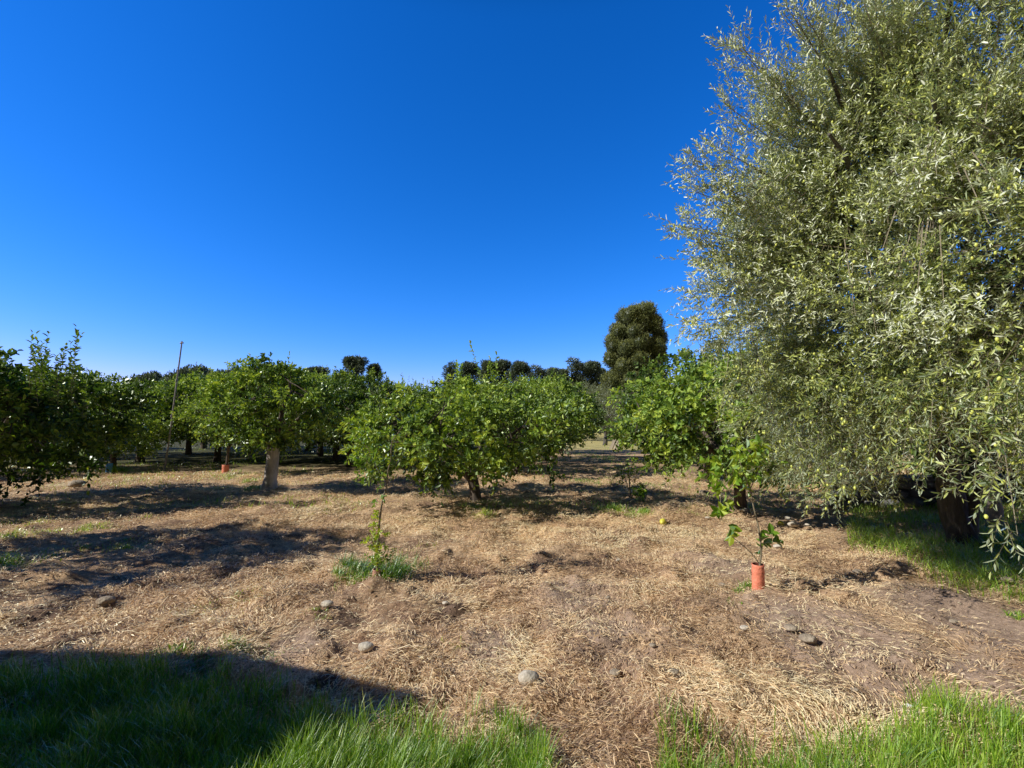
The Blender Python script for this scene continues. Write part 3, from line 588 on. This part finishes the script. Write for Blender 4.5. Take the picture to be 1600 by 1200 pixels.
    twigs(cb, rs, ip, rs.randn(len(ip), 3), .35, 12, .1, .085, .024, .06, simple=True, **dict(args, tw=.2, stick=0))  # inner leaves tinted near black: the crown's inner shade as colour
    # long feathery sprays that break the outline, upward at the top, drooping below
    ns = 520; idx = rs.choice(n, ns, p=None); Ps = Pl[idx]; z = P[idx, 2]; up_ = np.clip((z-3.0)/2.5, -.6, 1)
    Ds = D0[idx]*.9+np.stack([0*up_, 0*up_, up_*.9], 1)+rs.randn(ns, 3)*.22
    twigs(cb, rs, Ps, Ds, (.30+.30*rs.rand(ns))*np.where(up_ > 0, 1.1, .7), 24, np.where(up_ > 0, .05, .15), .058, .012, .55, ang=45, up=.1, stick=.003, jit=.3, curl=.12, fold=.1)
    # bare pale stems seen between the leaves
    bs = rs.choice(n, 1800); A = Pl[bs]; nn = np.array([LP[np.argmin(((LP-a)**2).sum(1))] for a in A]); B = A+(nn-A)*.35
    add_sticks(cb, B, A+nrm(A-B)*.12, .0045, 1)
    # fruit
    fs = rs.choice(np.where((P[:, 2] < 4.6) & (facing > -.1))[0], 5200); 
    fp = Pl[fs]+D[fs]*(L[fs]*rs.rand(len(fs)))[:, None]+rs.randn(len(fs), 3)*.015; fp[:, 2] -= .012
    def olive_shape(mbx, c, r):
        ph = np.linspace(0, math.pi, 6)[1:-1]; th = np.arange(7)*6.2832/7
        V = [[0, 0, 1.35]]+[[math.sin(p)*math.cos(a), math.sin(p)*math.sin(a), 1.35*math.cos(p)] for p in ph for a in th]+[[0, 0, -1.35]]
        V = np.array(V)*r+c; F4 = [[1+i*7+j, 1+i*7+(j+1) % 7, 1+(i+1)*7+(j+1) % 7, 1+(i+1)*7+j] for i in range(3) for j in range(7)]
        mbx.add(V, F4, 0, .5, True); mbx.add(V, [[0, 1+j, 1+(j+1) % 7] for j in range(7)]+[[29, 22+(j+1) % 7, 22+j] for j in range(7)], 0, .5, True)
    dcam = np.linalg.norm(fp+o0-np.array([0, 0, 1.6]), axis=1); order = np.argsort(dcam)
    one = MB(); olive_shape(one, np.zeros(3), .0105); om = one.build('olive', [M_olf], link=False).data
    for i in order[:100]:
        o = bpy.data.objects.new('olive', om); C.objects.link(o); o.parent = r; o.location = tuple(fp[i]); o.rotation_euler = (rs.randn()*.3, rs.randn()*.3, 0)
    for i in order[100:]: olive_shape(fb, fp[i], .0105)
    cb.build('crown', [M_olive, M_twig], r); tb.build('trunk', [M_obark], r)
    fo = fb.build('fruit', [M_olf], r); fo['kind'] = 'stuff'
olive()
# ------------------------------------------------------------------ background trees
def blob_crown(rs, lobes, leafL, leafW, per, up=.7, core=.72, tint=.5, shade_z=.12):
    """leaf clumps over a set of (centre, radii) lobes with a dark lumpy core in each"""
    mb = MB()
    for c, R in lobes:
        c = np.array(c); R = np.array(R); n = int(per*R[0]*R[2])
        d = nrm(rs.randn(n, 3)); lump = .82+.3*vnoise(np.arctan2(d[:, 1], d[:, 0])*2.5+c[0], d[:, 2]*3+c[2], 5)
        P = c+d*R*(.78+.22*rs.rand(n)[:, None]+.34*(rs.rand(n, 1) < .10)*rs.rand(n, 1))*lump[:, None]
        D = d*.8+np.array([0, 0, up])+rs.randn(n, 3)*.45; N = d+rs.randn(n, 3)*.5
        L = leafL*(.6+.8*rs.rand(n)); add_leaves(mb, P, D, N, L, L*leafW/leafL, np.clip(tint+rs.randn(n)*.2+d[:, 2]*shade_z, 0, 1), 0)  # lobe tops lighter, undersides darker: shading put into the tint
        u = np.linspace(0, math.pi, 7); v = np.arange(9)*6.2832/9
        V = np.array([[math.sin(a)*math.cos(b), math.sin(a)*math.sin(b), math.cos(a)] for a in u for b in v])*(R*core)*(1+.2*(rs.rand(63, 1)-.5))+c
        mb.add(V, [[i*9+j, i*9+(j+1) % 9, (i+1)*9+(j+1) % 9, (i+1)*9+j] for i in range(6) for j in range(9)], 0, .02)  # near-black core: shade between leaf clumps put into its tint
    return mb
def cypress():
    rs = RS(9); Y = 60.; c = at(998, 660, Y); k = Y/F
    r = empty('cypress_tree', (c[0], Y, 0), 'tall lumpy column shaped cypress rising above the orchard', 'tree')
    # outline from the photograph: (half widths left, right in px) by height
    LB = [(985, 496, 16), (1007, 491, 17), (996, 507, 18), (1018, 510, 16), (1032, 528, 12), (988, 522, 13), (968, 520, 12), (961, 540, 14), (978, 548, 15), (1000, 538, 15), (1018, 545, 16), (1030, 560, 13), (957, 563, 12), (972, 575, 16), (996, 566, 17), (1018, 578, 16), (1030, 588, 12),
          (962, 598, 16), (984, 598, 17), (1008, 604, 18), (1027, 612, 13), (951, 618, 15), (972, 628, 18), (996, 632, 18), (1020, 636, 16), (945, 642, 14), (962, 652, 16), (1000, 655, 18), (1034, 545, 9), (1036, 534, 8), (950, 600, 10)]
    lobes = []
    for (a, b, q) in LB:
        R = q*k*.93; x = (a-998)*k; z = HC+(660-b)*k; hw = 42*k
        ring = math.sqrt(max(hw*hw*.55-x*x, .05))
        for sgn in (-1, 1): lobes.append(((x+rs.randn()*.1, sgn*ring*(.75+.3*rs.rand()), z+(.0 if sgn < 0 else .6)), (R, R, R*1.0)))
    for z in np.arange(1.5, 13, 1.1): lobes.append(((.0, 0, z), (1.5, 1.4, 1.1)))
    for z in np.arange(1.2, 3.2, 1.0):
        for a in range(7): lobes.append(((math.cos(a*.9)*3.2-.4, math.sin(a*.9)*3.2, z), (1.3, 1.3, 1.2)))
    blob_crown(rs, lobes, .26, .07, 900, .6, .84, shade_z=.42).build('crown', [M_cyp], r)
    tb = MB(); add_tube(tb, bez(np.array([0, 0, -.3]), np.array([.1, 0, 6]), np.array([.3, 0, 12.5]), 10), np.linspace(.55, .12, 10), 10, 0, rough=.2, rs=rs); tb.build('trunk', [M_bark], r)
cypress()
def conifer(seed, h, w, bare):
    rs = RS(seed); lobes = []
    for i in range(95):
        t = rs.rand()**.9; z = h*(bare+(1-bare)*t); env = w*(.50+.50*min(1, (1-t)*3.2))*(.75+.45*abs(math.sin(t*8+seed))); a = rs.rand()*6.28; q = env*.55*rs.rand()**.5*1.3
        R = (.28+.40*rs.rand()**1.5)*w/2.1; lobes.append(((math.cos(a)*q, math.sin(a)*q, z-R*.3), (R*1.05, R*1.05, R*.75)))
    cm = blob_crown(rs, lobes, .42, .085, 700, .25, .3, shade_z=.22).build('crown', [M_con], link=False).data
    tb = MB(); add_tube(tb, bez(np.array([0, 0, -.3]), np.array([.2*rs.randn(), 0, h*.5]), np.array([0, 0, h*.96]), 9), np.linspace(.26, .06, 9), 8, 0, rough=.2, rs=rs)
    for i in range(14):
        t = bare*.8+(1-bare*.8)*rs.rand(); a = rs.rand()*6.28; z = h*t; e = np.array([math.cos(a)*w*.7, math.sin(a)*w*.7, z+.5]); add_tube(tb, bez(np.array([0, 0, z]), np.array([e[0]*.5, e[1]*.5, z+.1]), e, 4), np.linspace(.07, .02, 4), 5, 0)
    return cm, tb.build('trunk', [M_bark], link=False).data
cons = [conifer(41, 11, 2.0, .08), conifer(42, 11, 2.3, .06), conifer(43, 11, 1.8, .1)]
GC = 'conifers in the far windbreak'
CN = [(703, 571, 0, 70, 'first small conifer at the left end of the far windbreak'), (733, 567, 1, 78, 'second conifer from the left in the far windbreak, behind a lemon shoot'), (762, 566, 2, 76, 'third conifer from the left in the far windbreak'),
      (783, 564, 1, 77, 'fourth conifer from the left in the far windbreak, beside the tallest lemon shoot'), (812, 566, 1, 75, 'wide flat topped conifer in the middle of the far windbreak'), (842, 575, 0, 74, 'conifer just right of the low dip in the windbreak'),
      (862, 576, 1, 76, 'conifer with a broad flat top right of the windbreak dip'), (881, 579, 2, 73, 'narrow dark conifer left of two taller pale ones'), (901, 564, 0, 74, 'open pale conifer with sky showing through its boughs'),
      (922, 566, 1, 76, 'pale conifer last before the cypress'), (939, 577, 2, 79, 'small conifer touching the left side of the cypress'),
      (555, 558, 1, 68, 'tallest dark conifer rising alone left of the centre'), (584, 571, 2, 70, 'dark conifer just right of the tallest lone one'), (538, 590, 0, 72, 'low dark conifer just left of the tallest lone one'),
      (498, 574, 1, 80, 'dark rounded conifer above the tree with the whitewashed trunk'), (480, 578, 2, 82, 'small conifer left of the dark rounded one'), (620, 611, 0, 80, 'low dark conifer alone in the gap left of the central tree'), (515, 594, 2, 78, 'low conifer right of the dark rounded one')]
for i, (px, py, k, Y, lab) in enumerate(CN):
    p = at(px, py, Y); s = p[2]/10.9; place_tree('conifer', cons[k], (p[0], Y, 0), lab, 'tree', GC, i*2.1, (max(s, .85)*.98 if s < .85 else s, max(s, .85), s))
def broad(seed, h, w):
    rs = RS(seed); lobes = []
    for i in range(38):
        d = nrm(rs.randn(3)); d[2] = abs(d[2])*1.0-.25; R = (.22+.16*rs.rand())*w; lobes.append(((d[0]*w*.72, d[1]*w*.72, h*.55+d[2]*h*.36), (R, R, R*.8)))
    cm = blob_crown(rs, lobes, .42, .18, 150, .4, .75).build('crown', [M_con], link=False).data
    tb = MB(); add_tube(tb, np.array([[0, 0, -.3], [.1, 0, h*.3], [0, .1, h*.6]]), [.4, .3, .2], 8, 0); return cm, tb.build('trunk', [M_bark], link=False).data
brs = [broad(51, 9, 5), broad(52, 9, 5.5)]
BR = [(285, 578, 100, 'dark rounded tree on the far skyline right of the pole top'), (305, 574, 105, 'broad dark tree on the far skyline, second right of the pole'), (345, 580, 100, 'low far tree above the small orange guard tree'), (400, 575, 110, 'low broad far tree left of the tall lemon shoot'), (425, 571, 105, 'flat far tree above the whitewashed trunk'), (448, 576, 108, 'far tree at the right end of the skyline wood'),
      (235, 582, 110, 'far tree hidden behind the left rows'), (372, 577, 112, 'far tree directly behind the tall lemon shoot')]
for i, (px, py, Y, lab) in enumerate(BR):
    p = at(px, py, Y); s = p[2]/8.6; place_tree('skyline_tree', brs[i % 2], (p[0], Y, 0), lab, 'tree', 'trees on the far skyline', i*1.3, (1.0, 1.0, s))
def small_olive(seed):
    rs = RS(seed); cb = MB(); tb = MB(); n = 900
    add_tube(tb, bez(np.array([0, 0, -.1]), np.array([.15, 0, .7]), np.array([0, .1, 1.6]), 7), np.linspace(.17, .09, 7), 9, 0, rough=.3, rs=rs)
    for i in range(9):
        a = i*.7; add_tube(tb, bez(np.array([0, .1, 1.4]), np.array([math.cos(a)*.6, math.sin(a)*.6, 2.2]), np.array([math.cos(a)*1.3, math.sin(a)*1.3, 2.4+rs.rand()]), 5), np.linspace(.06, .02, 5), 5, 0)
    d = nrm(rs.randn(n, 3)); P = np.array([0, 0, 2.7])+d*np.array([2, 2, 1.5])*(.5+.5*rs.rand(n)**.6)[:, None]*(.8+.35*vnoise(d[:, 0]*2+5, d[:, 2]*2+4, 3))[:, None]
    twigs(cb, rs, P, d+np.array([0, 0, .3])+rs.randn(n, 3)*.5, .45, 10, .2, .13, .04, .5, ang=45, stick=.004, curl=.1)
    return cb.build('crown', [M_olivefar, M_twig], link=False).data, tb.build('trunk', [M_obark], link=False).data
so = small_olive(61)
for i, (px, Y, s, lab) in enumerate([(944, 34, .98, 'grey green olive tree at the end of the grassy alley'), (905, 42, 1.2, 'pale olive tree left of the alley end, below the conifers'), (852, 47, 1.25, 'tall pale olive tree in front of the far windbreak'), (820, 52, 1.3, 'pale olive crown showing above the central lemon tree'),
      (985, 40, 1.0, 'olive tree below the cypress'), (1060, 44, 1.0, 'olive tree hidden behind the right lemon tree'), (1120, 38, 1.0, 'farthest right olive tree behind the orchard')]):
    place_tree('small_olive_tree', so, ((px-800)/F*Y, Y, 0), lab, 'tree', 'small olive trees beyond the orchard', i*1.9, s)
def far_wood():
    rs = RS(71); lobes = []
    for i in range(420):
        a = math.radians(-62+124*i/420+rs.randn()*.3); R = 150+rs.rand()*25; r_ = 2.2+2.2*rs.rand()
        hh = 3.8+2.6*vnoise(i*.08, 0, 3)
        if abs(math.degrees(a)+13) < 3: hh *= .7
        lobes.append(((R*math.sin(a), R*math.cos(a), hh*rs.rand()*.8+.6), (r_*1.3, r_, r_)))
    tag(blob_crown(rs, lobes, .9, .4, 18, .4, .9).build('far_wood', [M_con]), 'low dark band of woodland closing the far horizon', 'wood', kind='stuff')
far_wood()
# ------------------------------------------------------------------ pole, wall, board, shed
def pole():
    b = at(256, 724, 17.2); x, y = G(257, 734); o0 = np.array([x, y, 0]); t = at(284, 536, y)-o0
    r = empty('metal_pole', (x, y, ghs(x, y)), 'tall thin leaning metal pole with a small head among the left trees', 'pole')
    mb = MB(); q = np.array([[0, 0, -.1], t*.33+[.02, 0, 0], t*.66+[.01, 0, 0], t]); add_tube(mb, q, [.030, .028, .026, .022], 10, 0); mb.build('shaft', [M_metal], r)
    mb = MB(); add_tube(mb, np.array([t-[.06, 0, .01], t+[.01, 0, .02], t+[.06, 0, .0]]), [.02, .032, .02], 8, 0); add_tube(mb, np.array([t, t+[0, 0, .07]]), [.025, .02], 8, 0); mb.build('sprinkler_head', [M_metal], r)
    for f_ in (.42, .7): mb = MB(); c = t*f_; add_tube(mb, np.array([c-t*.008, c+t*.008]), [.04, .04], 10, 0); mb.build('pipe_joint', [M_metal], r)
pole()
def rock_v(rs, r, sq=(1, 1, .7)):
    import bmesh
    bm = bmesh.new(); bmesh.ops.create_icosphere(bm, subdivisions=3, radius=1)
    V = np.array([v.co[:] for v in bm.verts]); Fc = np.array([[v.index for v in f.verts] for f in bm.faces]); bm.free()
    for k in range(7):
        n = nrm(rs.randn(3)); d = V@n; lim = .72+.2*rs.rand(); V = V-np.outer(np.clip(d-lim, 0, 9)*.85, n)
    V = V*(1+.05*(rs.rand(len(V), 1)-.5)); return V*r*np.array(sq), Fc
def wall():
    rs = RS(12); r = empty('low_stone_wall', (7, 9.3, 0), 'low grey stone wall in the shade behind the olive trunk', 'wall'); mb = MB()
    x = -1.1
    for row in range(3):
        x = -1.1+rs.rand()*.2
        while x < 8:
            w = .28+.3*rs.rand(); V, Fc = rock_v(rs, 1, (w*.56, .2, .115)); V[:, 2] += .08+row*.17; V[:, 0] += x+w*.5; V[:, 1] += x*.16+rs.randn()*.012; mb.add(V, Fc, 0, .5, False); x += w
    mb.build('stones', [M_wall], r)
    mb = MB(); x = -1.2
    while x < 8:
        w = .9; y0 = x*.16
        V = np.array([[x+a*(w-.01), y0+a*w*.16+b*.24-.0, .50+c*.07] for a in (0, 1) for b in (-1, 1) for c in (0, 1)]); V += rs.randn(8, 3)*.006
        mb.add(V, [[0, 1, 3, 2], [4, 6, 7, 5], [0, 4, 5, 1], [2, 3, 7, 6], [1, 5, 7, 3], [0, 2, 6, 4]], 0, .5); x += w
    mb.build('coping', [M_wall], r)
wall()
def pale_stem():  # pale second olive stem standing beside the trunk
    rs = RS(14); x, y = 1549, 0; Y = 7.4; p = at(1555, 840, Y)
    mb = MB(); q = np.array([[0, 0, -.4], [.02, 0, .3], [-.02, .02, .65], [-.04, .0, 1.0], [-.03, 0, 1.5]]); add_tube(mb, q, [.11, .10, .095, .085, .08], 14, 0, rough=.14, rs=rs)
    o = mb.build('pale_bole', [M_white]); o.location = (p[0], Y, ghs(p[0], Y)); tag(o, 'rough pale post standing in the shade right of the olive trunk', 'bole')
pale_stem()
def board():
    Y = 29.; p = at(960, 703, Y); mb = MB()
    V = np.array([[a*.32, b*.04, c*1.0] for a in (-1, 1) for b in (-1, 1) for c in (0, 1)]); V[:, 0] += V[:, 2]*.42; V[1::2, 2] *= 1.0
    mb.add(V, [[0, 1, 3, 2], [4, 6, 7, 5], [0, 4, 5, 1], [2, 3, 7, 6], [1, 5, 7, 3], [0, 2, 6, 4]], 0)
    for s in (-.16, .0, .16):
        W = np.array([[s+a*.012, -.05+b*.012, c*.98+.01] for a in (-1, 1) for b in (-1, 1) for c in (0, 1)]); W[:, 0] += W[:, 2]*.42; mb.add(W, [[0, 1, 3, 2], [4, 6, 7, 5], [0, 4, 5, 1], [2, 3, 7, 6], [1, 5, 7, 3], [0, 2, 6, 4]], 0)
    o = mb.build('leaning_board', [M_wood]); o.location = (p[0], Y, -.02); o.rotation_euler = (0, 0, -.2); tag(o, 'small pale board leaning over at the end of the alley', 'board')
board()
SUN_EL = math.radians(35); SUN_AZ = math.radians(17)      # shadows run to the right and slightly away
def blocker():  # added unseen block, its plan shaped to cast the bottom-left shadow
    h = 2.7; off = h/math.tan(SUN_EL); ox, oy = off*math.cos(SUN_AZ), off*math.sin(SUN_AZ)
    def back(px, py, ): x, y = G(px, py); return np.array([x-ox, y-oy])
    c0 = back(660, 1078); c1 = back(420, 1030); c2 = c1+np.array([-.96, .07])*6.0; c3 = back(462, 1200); c3 = c0+(c3-c0)*5.5; c4 = np.array([c2[0], c3[1]])
    poly = [c0, c1, c2, c4, c3]; o = c0
    r = empty('shadow_blocker', (c0[0], c0[1], 0), 'added unseen flat roofed shed just outside the view on the left', 'blocker')
    def prism(pl, z0, z1, name, m):
        mb = MB(); n = len(pl); V = [[*(p-o), z] for z in (z0, z1) for p in pl]; mb.add(V, [[i, (i+1) % n, n+(i+1) % n, n+i] for i in range(n)]); mb.add(V, [list(range(n, 2*n)), list(range(n))[::-1]]); return mb.build(name, [m], r)
    cen = sum(poly)/len(poly); inn = [cen+(p-cen)*.92 for p in poly]
    prism(poly, h-.12, h, 'roof', M_roof); prism(inn, 0, h-.125, 'wall', M_plaster)
    mb = MB(); a = inn[0]+(inn[1]-inn[0])*.2; b = inn[0]+(inn[1]-inn[0])*.75; nn = np.array([-(b-a)[1], (b-a)[0]]); nn = nn/np.linalg.norm(nn)*(-.03)
    V = [[*(q-o), z] for q in (a-nn, b-nn, b+nn, a+nn) for z in (.0, 2.05)]; mb.add(V, [[0, 1, 3, 2], [2, 3, 5, 4], [4, 5, 7, 6], [6, 7, 1, 0], [1, 7, 5, 3]]); mb.build('door', [M_wood], r)
blocker()
# ------------------------------------------------------------------ stones, fallen fruit, scrap
ST = [(826, 1056, 15, 1, 'round pale stone lying alone in the straw at the bottom centre'), (962, 1049, 9, 0, 'brown stone half buried right of the round pale stone'), (1053, 1064, 8, 0, 'small dusty stone in the straw right of centre'),
      (1164, 986, 7, 1, 'upright whitish stone in the bare soil below the orange tube'), (1236, 991, 9, 0, 'flat stone left of a pair in the bare soil'), (1263, 1003, 12, 0, 'flat wide stone right of a pair in the bare soil'),
      (571, 1012, 12, 1, 'flat whitish stone near the corner of the big shadow'), (511, 949, 9, 1, 'small pale stone in the straw below the left sapling'), (165, 941, 12, 0, 'pale brown clod like stone below the broad left shadow'),
      (1240, 821, 9, 1, 'largest cream stone in the line at the edge of the olive shade'), (1231, 813, 5, 1, 'small white stone just above the largest cream one'), (1262, 822, 4, 1, 'small pale pebble right of the largest cream stone'), (1274, 823, 4, 1, 'second pale pebble right of the largest cream stone'),
      (1291, 824, 5, 0, 'brown pebble in the line at the shade edge'), (1308, 821, 4, 1, 'last pale pebble of the line at the shade edge'), (1215, 861, 6, 1, 'pale stone right of the low sapling leaves'), (1162, 803, 6, 1, 'grey pebble at the foot of the right lemon trunk'),
      (1106, 812, 4, 1, 'white pebble left of the hanging sapling leaves'), (1100, 772, 8, 0, 'dusty stone behind the sapling in the sunlit straw'), (1425, 838, 9, 1, 'pale stone in the grass beside the olive trunk'), (1413, 842, 5, 0, 'small stone left of the pale one by the olive trunk'),
      (1340, 896, 7, 0, 'small stone in the dappled shade right of the tube'), (1575, 918, 8, 0, 'stone at the edge of the green strip at far right'), (1455, 866, 6, 1, 'pale chip at the edge of the green strip'), (1330, 772, 14, 0, 'rounded stone at the corner of the low wall'),
      (1490, 970, 6, 0, 'brown clod in the bare soil at right'), (696, 940, 5, 1, 'pointed pale chip in the straw right of the left sapling'), (966, 874, 4, 1, 'small white chip in the thin shadow at centre'), (1335, 1070, 6, 0, 'soil coloured stone above the right grass'), (950, 932, 4, 0, 'tiny brown stone left of the centre right straw'),
      (1128, 912, 5, 0, 'dark clod left of the orange tube'), (1020, 1020, 5, 0, 'dark clod above the small dusty stone'), (120, 765, 12, 0, 'dusty stone under the dark left tree')]
for i, (px, py, rr, k, lab) in enumerate(ST):
    x, y = G(px, py); r_ = rr/F*y; rs = RS(200+i); V, Fc = rock_v(rs, r_, (1.05, .85, .75 if rr > 11 and i == 0 else .5)); mb = MB(); mb.add(V, Fc, 0, .5, True)
    o = mb.build('stone', [M_pale if k else M_rock]); o.location = (x, y, ghs(x, y)+r_*(.50 if i else .62)+.012); o.rotation_euler = (0, 0, rs.rand()*.8-.4); tag(o, lab, 'stone', 'stones lying in the orchard')
for px, py, rr, lab in [(1036, 815, 6, 'fallen yellow lemon lying in the straw right of the grass tuft'), (1220, 817, 5, 'fallen yellow lemon among the stones at the shade edge')]:
    x, y = G(px, py); r_ = rr/F*y; mb = MB(); u = np.linspace(0, math.pi, 13); v = np.arange(14)*6.2832/14
    V = np.array([[math.cos(a)*1.3+(.12*np.sign(math.cos(a)) if abs(math.cos(a)) > .9 else 0), math.sin(a)*math.cos(b), math.sin(a)*math.sin(b)] for a in u for b in v])*r_*.85
    mb.add(V, [[i*14+j, i*14+(j+1) % 14, (i+1)*14+(j+1) % 14, (i+1)*14+j] for i in range(12) for j in range(14)], 0, .5, True)
    o = mb.build('fallen_lemon', [M_lime]); o.location = (x, y, ghs(x, y)+r_*.8); o.rotation_euler = (0, .1, rr*.7); tag(o, lab, 'lemon')
def scrap():
    x, y = G(1416, 1111); mb = MB(); V = []; n = 7
    for i in range(n):
        for j in range(3): V.append([(i-3)*.011, (j-1)*.013+.004*math.sin(i), .012+.006*math.sin(i*1.3+j)])
    mb.add(V, [[i*3+j, i*3+j+1, (i+1)*3+j+1, (i+1)*3+j] for i in range(n-1) for j in range(2)], 0, .5, True)
    o = mb.build('paper_scrap', [M_scrap]); o.location = (x, y, ghs(x, y)+.02); tag(o, 'small white scrap lying at the edge of the right grass', 'litter')
scrap()
# ------------------------------------------------------------------ light, sky, camera
sc = bpy.context.scene
sd = Vector((-math.cos(SUN_AZ)*math.cos(SUN_EL), -math.sin(SUN_AZ)*math.cos(SUN_EL), math.sin(SUN_EL)))
l = bpy.data.lights.new('sun', 'SUN'); l.energy = 5.0; l.angle = math.radians(.53); l.color = (1, .955, .87)
lo = bpy.data.objects.new('sun', l); C.objects.link(lo); lo.rotation_euler = (-sd).to_track_quat('-Z', 'Y').to_euler(); lo.location = (0, 0, 20)
w = bpy.data.worlds.new('World'); sc.world = w; w.use_nodes = True; nt = w.node_tree; nt.nodes.clear()
sky = nt.nodes.new('ShaderNodeTexSky'); sky.sky_type = 'NISHITA'; sky.sun_disc = False; sky.sun_elevation = SUN_EL; sky.sun_rotation = math.atan2(sd.x, sd.y)
sky.air_density = 1.0; sky.dust_density = .2; sky.ozone_density = 4.0; sky.altitude = 600
gm = nt.nodes.new('ShaderNodeGamma'); gm.inputs[1].default_value = 1.0
hs = nt.nodes.new('ShaderNodeHueSaturation'); hs.inputs['Saturation'].default_value = 1.25
bg = nt.nodes.new('ShaderNodeBackground'); bg.inputs[1].default_value = .09; wo = nt.nodes.new('ShaderNodeOutputWorld')
nt.links.new(sky.outputs[0], gm.inputs[0]); nt.links.new(gm.outputs[0], hs.inputs['Color'])
def mth(op, a, b):
    m = nt.nodes.new('ShaderNodeMath'); m.operation = op
    for q, v in enumerate((a, b)):
        if isinstance(v, (int, float)): m.inputs[q].default_value = v
        else: nt.links.new(v, m.inputs[q])
    return m.outputs[0]
def mrg(v, a, b, c, d):
    m = nt.nodes.new('ShaderNodeMapRange'); m.interpolation_type = 'SMOOTHSTEP'; nt.links.new(v, m.inputs[0])
    for q, x in zip((1, 2, 3, 4), (a, b, c, d)): m.inputs[q].default_value = x
    return m.outputs[0]
sp = nt.nodes.new('ShaderNodeSeparateColor'); nt.links.new(hs.outputs[0], sp.inputs[0])
tcw = nt.nodes.new('ShaderNodeTexCoord'); sv = nt.nodes.new('ShaderNodeSeparateXYZ'); nt.links.new(tcw.outputs['Generated'], sv.inputs[0])
dim = mth('MULTIPLY', mrg(sv.outputs[2], .66, .82, 1, .08), mrg(sv.outputs[1], -.25, .2, .08, 1))     # sky dimmed overhead and behind the camera, added to darken the shade
cr = mth('MULTIPLY', mth('POWER', sp.outputs[0], 1.68), .772); cg = mth('MULTIPLY', sp.outputs[1], 1.46); cb_ = mth('MULTIPLY', sp.outputs[2], 2.4)
cc = nt.nodes.new('ShaderNodeCombineColor')
for q, v in enumerate((cr, cg, cb_)): nt.links.new(mth('MULTIPLY', v, dim), cc.inputs[q])
nt.links.new(cc.outputs[0], bg.inputs[0]); nt.links.new(bg.outputs[0], wo.inputs[0])
cd = bpy.data.cameras.new('camera'); cd.sensor_width = 36; cd.lens = F/1600*36; cd.clip_end = 3000; cd.clip_start = .05
co = bpy.data.objects.new('camera', cd); C.objects.link(co); co.location = (0, 0, HC); co.rotation_euler = (math.pi/2+PITCH, 0, 0); sc.camera = co
sc.view_settings.view_transform = 'Standard'; sc.view_settings.look = 'None'; sc.view_settings.exposure = 0
sc.render.engine = 'CYCLES'; sc.cycles.max_bounces = 6; sc.cycles.diffuse_bounces = 3; sc.cycles.transmission_bounces = 4
